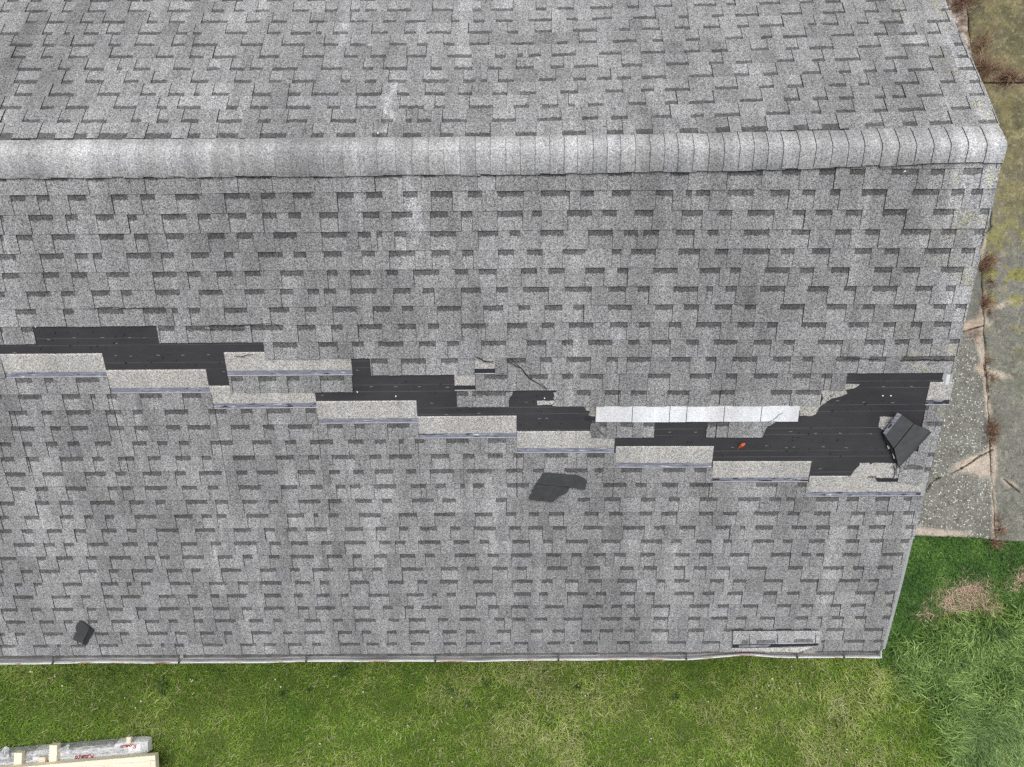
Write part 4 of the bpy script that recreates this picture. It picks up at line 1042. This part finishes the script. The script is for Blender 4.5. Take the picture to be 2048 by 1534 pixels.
# ------------------------------------------------------------------ grass
b = NB('grass blade', .6); b.b.inputs['Specular IOR Level'].default_value = .3
M['blade'] = b.out(b.attr('col', 'Color'))
def blades(name, x, y, z0, h, w, az, lean, col, label_kind='stuff', curl=.5):
    n = len(x)
    dx, dy = np.cos(az), np.sin(az)
    sx, sy = -dy * w / 2, dx * w / 2
    zz = np.broadcast_to(z0, x.shape)
    mxx = x + dx * lean * h * .45; myy = y + dy * lean * h * .45; mz = zz + h * .62
    tx = x + dx * lean * h * (1 + curl * .3); ty = y + dy * lean * h * (1 + curl * .3); tz = zz + h * np.clip(1 - curl * lean * .45, .25, 1)
    V = np.empty((n, 5, 3), np.float32)
    V[:, 0] = np.stack([x - sx, y - sy, zz], -1); V[:, 1] = np.stack([x + sx, y + sy, zz], -1)
    V[:, 2] = np.stack([mxx + sx * .9, myy + sy * .9, mz], -1); V[:, 3] = np.stack([mxx - sx * .9, myy - sy * .9, mz], -1)
    V[:, 4] = np.stack([tx, ty, tz], -1)
    me = bpy.data.meshes.new(name)
    me.vertices.add(n * 5); me.vertices.foreach_set('co', V.ravel())
    base = (np.arange(n) * 5)[:, None]
    L = (base + np.array([0, 1, 2, 3, 3, 2, 4])).ravel()
    me.loops.add(n * 7); me.loops.foreach_set('vertex_index', L.astype(np.int32))
    me.polygons.add(n * 2)
    ls = (np.arange(n) * 7)[:, None] + np.array([0, 4]); lt = np.tile([4, 3], n)
    me.polygons.foreach_set('loop_start', ls.ravel().astype(np.int32))
    me.update(calc_edges=True)
    C = np.ones((n, 5, 4), np.float32)
    C[:, :, :3] = col[:, None, :]
    a = me.attributes.new('col', 'FLOAT_COLOR', 'POINT'); a.data.foreach_set('color', C.ravel())
    me.materials.append(M['blade'])
    me.validate()
    o = bpy.data.objects.new(name, me); COL.objects.link(o); LOCS[o.name] = np.zeros(3)
    return tag(o, kind='stuff')

def inpoly(px, py, poly):
    ins = np.zeros(len(px), bool); j = len(poly) - 1
    for i in range(len(poly)):
        xi, yi = poly[i]; xj, yj = poly[j]
        ins ^= ((yi > py) != (yj > py)) & (px < (xj - xi) * (py - yi) / (yj - yi + 1e-9) + xi)
        j = i
    return ins
TALL = [(1815, 1335), (1850, 1285), (1885, 1264), (1925, 1238), (1985, 1236), (2060, 1250), (2150, 1260), (2150, 1600), (1960, 1600), (1905, 1500), (1880, 1400), (1800, 1360)]
CLOV = [(1780, 1060), (2200, 1060), (2200, 1260), (2040, 1250), (1990, 1190), (1930, 1190), (1850, 1250), (1790, 1330), (1760, 1330)]
def dead_mask(px, py):
    return np.clip(1.6 * (blob(px, py, 1908, 1200, 30, 20, -8) + blob(px, py, 1952, 1186, 32, 22) + blob(px, py, 2040, 1156, 22, 12, -25) + blob(px, py, 1990, 1210, 18, 8) + .6 * blob(px, py, 1850, 1230, 16, 12)) , 0, 1)
def scatter(n, x0, x1, y0, y1): return rng.uniform(x0, x1, n), rng.uniform(y0, y1, n)
def palette(n, t, cols):
    """pick along a list of colours by t in 0..1 with a jitter"""
    t = np.clip(t, 0, .999) * (len(cols) - 1); i = t.astype(int); f = (t - i)[:, None]
    c = np.array(cols); return c[i] * (1 - f) + c[i + 1] * f
# the mown lawn
N = 330000
x, y = scatter(N, -9.4, 8.6, -6.2, -1.55)
P3 = np.stack([x, y, 0 * x + .03], -1); px, py = pproj(P3)
ok = ~((x > 3.9) & (y > y_low(x) - .02))
ok &= (x > 4.2) | (y < -2.0)
dm = dead_mask(px, py)
ok &= ~inpoly(px + rng.normal(0, 14, N), py + rng.normal(0, 14, N), TALL) & ~inpoly(px + rng.normal(0, 8, N), py + rng.normal(0, 8, N), CLOV)
lump = fbm(x, y, 1.1, 4); fine = fbm(x + 30, y, 4.5, 3)
ok &= rng.random(N) < np.clip(.55 + 1.2 * (fine - .35), .3, 1)
x, y, px, py, lump, fine = x[ok], y[ok], px[ok], py[ok], lump[ok], fine[ok]
n = len(x)
dry = np.clip((lump - .45) * 2.6 + (fine - .5) * 1.2 + .35 * np.interp(px, (0, 500, 900, 1400, 2000), (-.55, -.4, .35, .45, 0)) + .25 * np.interp(py, (1330, 1420), (-.6, .35)), -.6, 1)
t = .36 + .40 * dry + rng.normal(0, .16, n)
col = palette(n, t, [(.068, .150, .016), (.130, .232, .024), (.200, .298, .040), (.280, .345, .080), (.37, .40, .16)])
straw = rng.random(n) < np.clip(.06 + .10 * dry, .02, .18)
col[straw] = np.array([.42, .40, .22]) * rng.uniform(.6, 1.15, (straw.sum(), 1))
col *= rng.uniform(.7, 1.3, (n, 1)) * (.92 + .42 * np.clip((fbm(x + 3, y + 8, 2.6, 4) - .3) * 2.2, 0, 1))[:, None]
h = rng.uniform(.03, .075, n) * np.where(straw, 1.25, 1) * (1 + .5 * np.clip(dry, 0, 1)); w = rng.uniform(.0055, .0095, n)
blades('grass', x, y, 0.0, h, w, rng.uniform(0, 2 * math.pi, n), rng.uniform(.3, 1.25, n), col)
# clover and low weeds by the slab
N = 60000
x, y = scatter(N, 4.3, 8.4, -3.6, -1.55); px, py = pproj(np.stack([x, y, 0 * x + .03], -1))
ok = inpoly(px + rng.normal(0, 6, N), py + rng.normal(0, 6, N), CLOV) & (y < y_low(x) - .01 + rng.normal(0, .02, N)) & (rng.random(N) > dead_mask(px, py) * np.clip((fbm(x, y, 7, 3) - .3) * 5, .2, 1.1))
x, y = x[ok], y[ok]; n = len(x); lump = fbm(x, y, 3.5, 4)
col = palette(n, .1 + .9 * lump + rng.normal(0, .13, n), [(.016, .042, .007), (.035, .090, .013), (.062, .140, .020), (.13, .23, .045)])
blades('clover', x, y, 0.0, rng.uniform(.03, .07, n), rng.uniform(.016, .032, n), rng.uniform(0, 6.283, n), rng.uniform(.6, 1.4, n), col * rng.uniform(.6, 1.4, (n, 1)))
# long unmown grass at the corner
N = 54000
x, y = scatter(N, 4.6, 8.6, -6.2, -2.2); px, py = pproj(np.stack([x, y, 0 * x + .1], -1))
ok = inpoly(px + rng.normal(0, 12, N), py + rng.normal(0, 12, N), TALL) | (inpoly(px + rng.normal(0, 28, N), py + rng.normal(0, 24, N), TALL) & (rng.random(N) < .5) & (py > 1245)) | ((blob(px, py, 1800, 1330, 50, 60, 20) > rng.uniform(.2, 1.6, N)) & (px > 1785))
x, y, px, py = x[ok], y[ok], px[ok], py[ok]; n = len(x)
tuft = fbm(x, y, 2.4, 3)
az = 6.283 * fbm(x + 5, y + 5, 1.1, 2) * 1.6 + rng.normal(0, .8, n)
lowm = np.clip((py - 1390) / 60, 0, 1) * np.clip((px - 1900) / 40, 0, 1)
col = palette(n, -.02 + .85 * tuft + rng.normal(0, .24, n), [(.022, .060, .010), (.085, .165, .030), (.180, .295, .065), (.30, .43, .125), (.47, .60, .24)])
col = col * (1 - .38 * lowm[:, None] * .6) + lowm[:, None] * .22 * np.array([.22, .34, .15])
col *= rng.uniform(.7, 1.25, (n, 1))
h = rng.uniform(.09, .22, n) * (1 - .5 * lowm); w = rng.uniform(.006, .0135, n) * (1 - .35 * lowm)
blades('long_grass', x, y, 0.0, h, w, az, rng.uniform(.5, 1.3, n), col, curl=.9)
# dead straw patch
N = 40000
x, y = scatter(N, 4.8, 8.4, -3.6, -1.7); px, py = pproj(np.stack([x, y, 0 * x + .03], -1))
ok = rng.random(N) < dead_mask(px, py) * np.clip((fbm(x, y, 7, 3) - .3) * 4, .05, 1); x, y = x[ok], y[ok]; n = len(x)
col = palette(n, rng.random(n), [(.20, .14, .08), (.48, .34, .24), (.68, .54, .40)]) * rng.uniform(.7, 1.2, (n, 1))
blades('dead_grass', x, y, 0.0, rng.uniform(.035, .085, n), rng.uniform(.004, .008, n), rng.uniform(0, 6.283, n), rng.uniform(1.2, 2.6, n), col)
# specks of daisies in the lawn
dz = [(112, 1352), (125, 1368), (330, 1385), (283, 1405), (253, 1395), (186, 1412), (380, 1362), (565, 1376), (385, 1362), (548, 1360), (690, 1352), (735, 1330 + 25), (730, 1382), (905, 1392), (1165, 1385), (1172, 1388), (1155, 1371), (1542, 1360), (1538, 1370), (1560, 1375), (1603, 1369), (1515, 1389), (1510, 1417), (1585, 1336), (1695, 1501), (1605, 1440), (815, 1452), (865, 1480), (908, 1522), (925, 1520), (270, 1418), (62, 1347), (560, 1372), (640, 1490), (1050, 1440), (1300, 1480), (1420, 1400)]
mb = MB()
for x0, y0 in dz:
    for q in range(random.choice((1, 1, 2))):
        c = at_z(x0 + random.uniform(-4, 4), y0 + random.uniform(-4, 4), .075); r0 = random.uniform(.006, .012)
        mb.face([(c[0] + r0 * math.cos(a), c[1] + r0 * math.sin(a), .075 + random.uniform(-.004, .004)) for a in np.linspace(0, 6.283, 7)[:-1]], 0, random.uniform(.8, 1.05))
mda = simple('daisy petals (toned)', (.80, .80, .70), .7, .05)
tag(mb.build('daisies', [mda]), kind='stuff')
# broad-leaved dark weeds in the lawn: low rosettes
b = NB('dark weed leaf', .7); M['weed'] = b.out(b.val(b.mr(b.noise(b.pos(), 40, 2), .3, .7, .6, 1.4), (.075, .130, .026)))
mb = MB()
for i, (x0, y0, rr) in enumerate(((326, 1365, .16), (328, 1382, .12), (685, 1346, .2), (566, 1385, .15), (900, 1378, .17), (935, 1408, .12), (975, 1366, .12), (1060, 1366, .10), (1155, 1374, .13), (620, 1378, .10), (1000, 1412, .10), (1165, 1470, .12), (1350, 1395, .13), (135, 1357, .12))):
    c = at_z(x0, y0, .04); r = random.Random(i)
    for q in range(34):
        a = r.uniform(0, 6.283); L = rr * r.uniform(.15, .85); wd = L * .2; d = np.array([math.cos(a), math.sin(a)]); s = np.array([-d[1], d[0]]) * wd / 2
        z1 = .05 + r.uniform(0, .03)
        mb.face([(c[0], c[1], .02), (*(c + d * L * .55 - s), z1 + .01), (*(c + d * L), z1 - .01), (*(c + d * L * .55 + s), z1 + .01)])
tag(mb.build('weeds', [M['weed']]), kind='stuff')

# dried red-brown weeds in the slab joints
b = NB('dry weed stems', .8); M['dry'] = b.out(b.attr('col', 'Color'))
def dry_weed(px0, py0, rad, n, label, rx=1.0, ry=1.0, seed=0, hmax=.3):
    r = np.random.default_rng(seed)
    c = at_z(px0, py0, .06)
    n = int(n * 1.1); a = r.uniform(0, 6.283, n); q = np.abs(r.normal(0, .5, n)) * rad
    cl = r.normal(0, .55, (6, 2)) * rad; pick = r.integers(0, 6, n)
    x = c[0] + (np.cos(a) * q * .55 + cl[pick, 0]) * rx; y = c[1] + (np.sin(a) * q * .55 + cl[pick, 1]) * ry
    col = np.array([(.22, .11, .075), (.34, .19, .13), (.14, .075, .055), (.46, .33, .24), (.20, .16, .09)])[r.integers(0, 5, n)] * r.uniform(.6, 1.25, (n, 1))
    az = r.uniform(0, 6.283, 6)[pick] + r.normal(0, 1.0, n)
    o = blades('dried_weed', x - c[0], y - c[1], 0.05, r.uniform(.04, hmax * .75, n) * (.5 + rad), r.uniform(.003, .006, n), az, r.uniform(.2, 1.2, n), col)
    del o['kind']
    o.data.materials[0] = M['dry']
    o.location = (c[0], c[1], 0)
    tag(o, label, 'weed')
dry_weed(1960, 135, .34, 900, 'largest dried reddish weed clump, beside the upper roof corner', 1.0, 1.1, 1, .5)
dry_weed(2010, 152, .26, 420, 'dried reddish weeds trailing along the joint across the far slabs', 1.35, .5, 2, .3)
dry_weed(1925, 6, .26, 560, 'dried brown weed clump at the top of the slab edge', 1.1, .9, 3, .45)
dry_weed(1972, 530, .15, 330, 'grey-brown dead weed tuft at the head of the long crack', .8, 1.7, 4, .5)
dry_weed(1968, 603, .13, 260, 'reddish dead weed tuft above the sandy gap in the long crack', .7, 1.5, 5, .4)
dry_weed(1980, 852, .16, 330, 'reddish dead weed tuft halfway down the long crack', .8, 1.5, 6, .4)
dry_weed(1995, 1065, .14, 220, 'dry weed tuft where the long crack meets the grass', .8, 1.2, 7, .4)
dry_weed(1976, 745, .10, 130, 'thin dead weed wisps in the middle of the long crack', .6, 2.2, 8, .3)

# ------------------------------------------------------------------ timber and wrapped goods at the bottom left
c7 = lambda x, y: (x / 6.024, 1444 + y / 6.024)
def wood_mat():
    b = NB('fresh pine (toned)', .7)
    p = b.pos()
    gr = b.noise(b.scale(p, (2.0, 26, 26)), 3, 4, .6)
    k = b.math('MULTIPLY', b.mr(gr, .25, .75, .82, 1.14), b.attr('tone'))
    c = b.val(k, (.84, .75, .59))
    kn = b.math('LESS_THAN', b.vor(b.scale(p, (1.2, 4, 4)), 3.2, 'Distance'), .055)
    c = b.mix(b.math('MULTIPLY', kn, .7), c, (.20, .10, .045))
    return b.out(c)
M['pine'] = wood_mat()
def plank(name, a, bpt, wd, z0, z1, label, cat='plank', tone=1.0, group=None, bev=.004):
    """a sawn timber from a to b (plan points), width wd, between heights z0 and z1, edges eased"""
    a = np.array(a, float); bpt = np.array(bpt, float); d = bpt - a; L = np.linalg.norm(d); d = d / L; s = np.array([-d[1], d[0]])
    mb = MB()
    R3 = Matrix.Rotation(math.atan2(d[1], d[0]), 3, 'Z')
    ctr = (a + bpt) / 2
    hx, hy, hz = L / 2, wd / 2, (z1 - z0) / 2
    rings = []
    for zz, e in ((-hz, bev), (-hz + bev, 0), (hz - bev, 0), (hz, bev)):
        rings.append([tuple(R3 @ Vector((sx * (hx - e), sy * (hy - e), 0)) + Vector((ctr[0], ctr[1], (z0 + z1) / 2 + zz))) for sx, sy in ((-1, -1), (1, -1), (1, 1), (-1, 1))])
    for r0, r1 in zip(rings[:-1], rings[1:]):
        for i in range(4):
            j = (i + 1) % 4
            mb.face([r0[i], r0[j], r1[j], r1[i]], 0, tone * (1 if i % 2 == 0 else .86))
    mb.face(rings[-1], 0, tone); mb.face(rings[0][::-1], 0, tone)
    return tag(mb.build(name, [M['pine']]), label, cat, group)
ZB = .43
e0 = at_z(*c7(1868, 402), ZB); e1 = at_z(*c7(250, 542), ZB); dv = (e0 - e1) / np.linalg.norm(e0 - e1); sv = np.array([dv[1], -dv[0]])
left = e0 - dv * 4.2
names = ['edge board of the pine stack, nearest the house', 'pine board lying flat beside the edge board of the stack', 'pine board lying flat, third from the house in the stack', 'pine board lying flat, fourth from the house in the stack']
q0 = 0.0
plank('board', left - sv * -.035, e0 + sv * .035, .07, ZB - .10, ZB, 'narrow pine edge board of the stack, nearest the house', tone=1.06)
for i in range(3):
    off = .074 + .145 * i + .07
    plank('board', left + sv * off, e0 - dv * (.075) + sv * off, .142, ZB - .035 - .004 * i, ZB - .012 - .004 * i, ['wide knotty pine board next to the narrow edge board', 'second wide pine board counted from the narrow edge board', 'third wide pine board counted from the narrow edge board'][i], tone=(1.0, .95, 1.03)[i])
plank('board', e0 - dv * .035 + sv * .074, e0 - dv * .035 + sv * .52, .068, ZB - .10, ZB - .001, 'short pine end board closing the right end of the stack', tone=.98)
# bearers across the goods, top faces and the ends that face the house
def bearer(xl, xr, ytop, ybot, z1, hgt, label, tone=1.0):
    a = at_z(*c7((xl + xr) / 2, ytop), z1); b_ = at_z(*c7((xl + xr) / 2 - 8, ybot), z1)
    w_ = abs(at_z(*c7(xr, ytop), z1)[0] - at_z(*c7(xl, ytop), z1)[0])
    plank('timber_bearer', b_, a, w_, z1 - hgt, z1, label, 'timber', tone)
bearer(168, 262, 372, 620, ZB - .102, .075, 'left pine bearer lying across the wrapped bundle', 1.1)
bearer(594, 686, 280, 560, ZB - .102, .09, 'middle pine bearer lying across the white wrapped bundle', 1.12)
bearer(460, 545, 425, 600, ZB - .106, .06, 'short low pine bearer beside the middle one', .9)
bearer(1524, 1578, 184, 262, .275, .05, 'short pine block lying across the right end of the white bundle', 1.0)
bearer(440, 500, 285, 350, .07, .06, 'dark weathered bearer end showing in the grass behind the bundle', .5)
# the wrapped bundle: rounded long pack in white film with the dark goods showing through
def film_mat():
    b = NB('white wrapping film', .32); b.b.inputs['Specular IOR Level'].default_value = .5
    p = b.pos()
    n = b.noise(b.scale(p, (5, 14, 14)), 3, 4, .7)
    m = b.math('MULTIPLY', b.attr('gap'), b.mr(n, .32, .72, 1, 0), clamp=True)
    m = b.math('MULTIPLY', m, .72)
    c = b.mix(m, (.88, .88, .90), (.085, .085, .09))
    dirt = b.mr(b.noise(p, 9, 3), .5, .75, 0, .3)
    c = b.mix(dirt, c, (.55, .54, .54))
    b.bump(b.noise(b.scale(p, (6, 20, 20)), 2.5, 4, .6), .02, .6)
    return b.out(c)
M['wrap'] = film_mat()
ZT = .25
tr = at_z(*c7(1712, 236), ZT); brr = at_z(*c7(1775, 415), ZT); tl = tr - dv * 3.6
wB = float(np.dot(brr - tr, sv)) + .02
mb = MB(); r = np.random.default_rng(5)
nx = 70; sec = [(0.00, .05), (0.004, .14), (.02, .21), (.06, .243), (.13, .252), (.20, .25), (.28, .246), (.33, .225), (.345, .14), (.35, .05)]
sec = [(a / .35 * wB, z) for a, z in sec]
def bp(i, k):
    u = i / nx
    a, z = sec[k]
    end = max(0, (u - .975) / .025)
    a2 = wB / 2 + (a - wB / 2) * (1 - .28 * end * end)
    z2 = z * (1 - .35 * end * end) + .006 * math.sin(i * 1.7 + k) * (z > .1)
    pnt = tl + dv * 3.6 * u + sv * a2 + dv * .03 * end
    return (pnt[0], pnt[1], z2)
for i in range(nx):
    for k in range(len(sec) - 1):
        u = i / nx
        g_ = 1.0 if (k in (3, 4) and .62 < u < .93) else 1.6 if (k in (0, 1, 2) and .62 < u < .885) or (k <= 4 and u < .545) else .6 if (k <= 3 and u < .62) else .0
        mb.face([bp(i, k), bp(i, k + 1), bp(i + 1, k + 1), bp(i + 1, k)], 0, 1.0, g_)
mb.face([bp(nx, k) for k in range(len(sec))], 0, 1.0)
bund = mb.build('wrapped_bundle', [M['wrap']], smooth=True)
tag(bund, 'long building material bundle in white printed film, lying under the pine bearers on the lawn', 'bundle')
# red brush script on the film, upside down as seen from here
LET = [[(0, 0), (.12, .5), (.25, 1)], [(.02, .92), (.3, 1.06), (.62, 1.0), (.66, .78), (.45, .58), (.18, .5), (.42, .3), (.62, .04), (.8, 0), (.95, .2)],
       [(1.32, .52), (1.12, .56), (.98, .3), (1.05, .05), (1.2, .08), (1.35, .5), (1.33, .1), (1.45, .02), (1.55, .2)],
       [(1.55, .2), (1.68, .52), (1.66, .02), (1.72, .3), (1.9, .54), (1.9, .04), (1.96, .32), (2.14, .54), (2.12, .1), (2.2, .02), (2.34, .2)],
       [(2.72, .46), (2.58, .55), (2.42, .3), (2.46, .05), (2.62, .02), (2.8, .2)],
       [(3.05, .55), (2.88, .42), (2.86, .12), (3.02, 0), (3.18, .2), (3.16, .45), (3.02, .55), (3.2, .5)]]
mred = simple('red print', (.58, .09, .10), .5, .1)
def script(origin, ux, uy, size, up, parent):
    mb = MB()
    for st_ in LET:
        P = [origin + ux * (p[0] * size) + uy * (p[1] * size * .9) for p in st_]
        for a, b_ in zip(P[:-1], P[1:]):
            d = b_ - a; L = np.linalg.norm(d); d = d / L; s = np.cross(up, d); wd = size * .058
            a1, b1 = a - d * wd * .5, b_ + d * wd * .5
            mb.face([tuple(a1 - s * wd), tuple(b1 - s * wd), tuple(b1 + s * wd), tuple(a1 + s * wd)])
    mb.build('lettering', [mred], parent)
dv3 = np.array([*dv, 0]); sv3 = np.array([*sv, 0])
og = at_z(*c7(1125, 388), .258)
script(np.array([*og, .262]), -dv3, sv3, .083, np.array([0, 0, 1.]), bund)
og = at_z(*c7(1640, 262), .25)
script(np.array([*og, .258]), -dv3, sv3 * .9, .07, np.array([0, 0, 1.]), bund)
# dark panels under the left end and crumpled clear film
pl = at_z(*c7(430, 345), .14)
mb = MB()
R3 = Matrix.Rotation(math.atan2(dv[1], dv[0]), 3, 'Z')
cc = pl - dv * 1.4 + sv * .10
mb.box((cc[0], cc[1], .07), (3.0, .16, .14), 0, R3); mb.box((cc[0] + .05, cc[1] - .012, .15), (3.0, .07, .02), 0, R3, .5)
M['panel'] = simple('charcoal panels (toned)', (.085, .085, .09), .45, .2, 12, .4)
tag(mb.build('dark_panels', [M['panel']]), 'stack of long charcoal panels lying behind the white bundle at the left', 'panels')
def clear_mat():
    b = NB('crumpled clear film', .2); b.b.inputs['Specular IOR Level'].default_value = .6
    n = b.noise(b.pos(), 26, 4, .7)
    b.b.inputs['Alpha'].default_value = 1.0
    b.put(b.b.inputs['Alpha'], b.mr(n, .3, .65, .25, .9))
    return b.out((.78, .79, .82))
M['clear'] = clear_mat()
def film(pts, z, label, seed):
    r = np.random.default_rng(seed); mb = MB()
    P = np.array([at_z(*c7(*p), z) for p in pts]); c = P.mean(0)
    rings = []
    for f in (1.0, .66, .33):
        rings.append([(*(c + (p - c) * (f + r.uniform(-.08, .08))), z + r.uniform(-.03, .05) * (1.3 - f * .6)) for p in P])
    n = len(P)
    for r0, r1 in zip(rings[:-1], rings[1:]):
        for i in range(n):
            j = (i + 1) % n
            mb.face([r0[i], r0[j], r1[j], r1[i]])
    mb.face(rings[-1])
    o = mb.build('plastic_film', [M['clear']])
    tag(o, label, 'plastic film')
film([(0, 370), (40, 330), (45, 305), (75, 295), (100, 320), (105, 370), (125, 390), (130, 440), (60, 450), (0, 455)], .26, 'crumpled clear plastic scrap at the far left, against the frame edge', 1)
film([(375, 420), (430, 385), (500, 350), (585, 325), (596, 345), (590, 385), (540, 400), (450, 415)], .27, 'clear plastic tail left of the middle pine bearer', 2)
film([(690, 330), (740, 310), (790, 285), (810, 268), (832, 285), (828, 312), (870, 325), (850, 345), (780, 350), (700, 360)], .28, 'twisted clear plastic tail right of the middle pine bearer', 3)
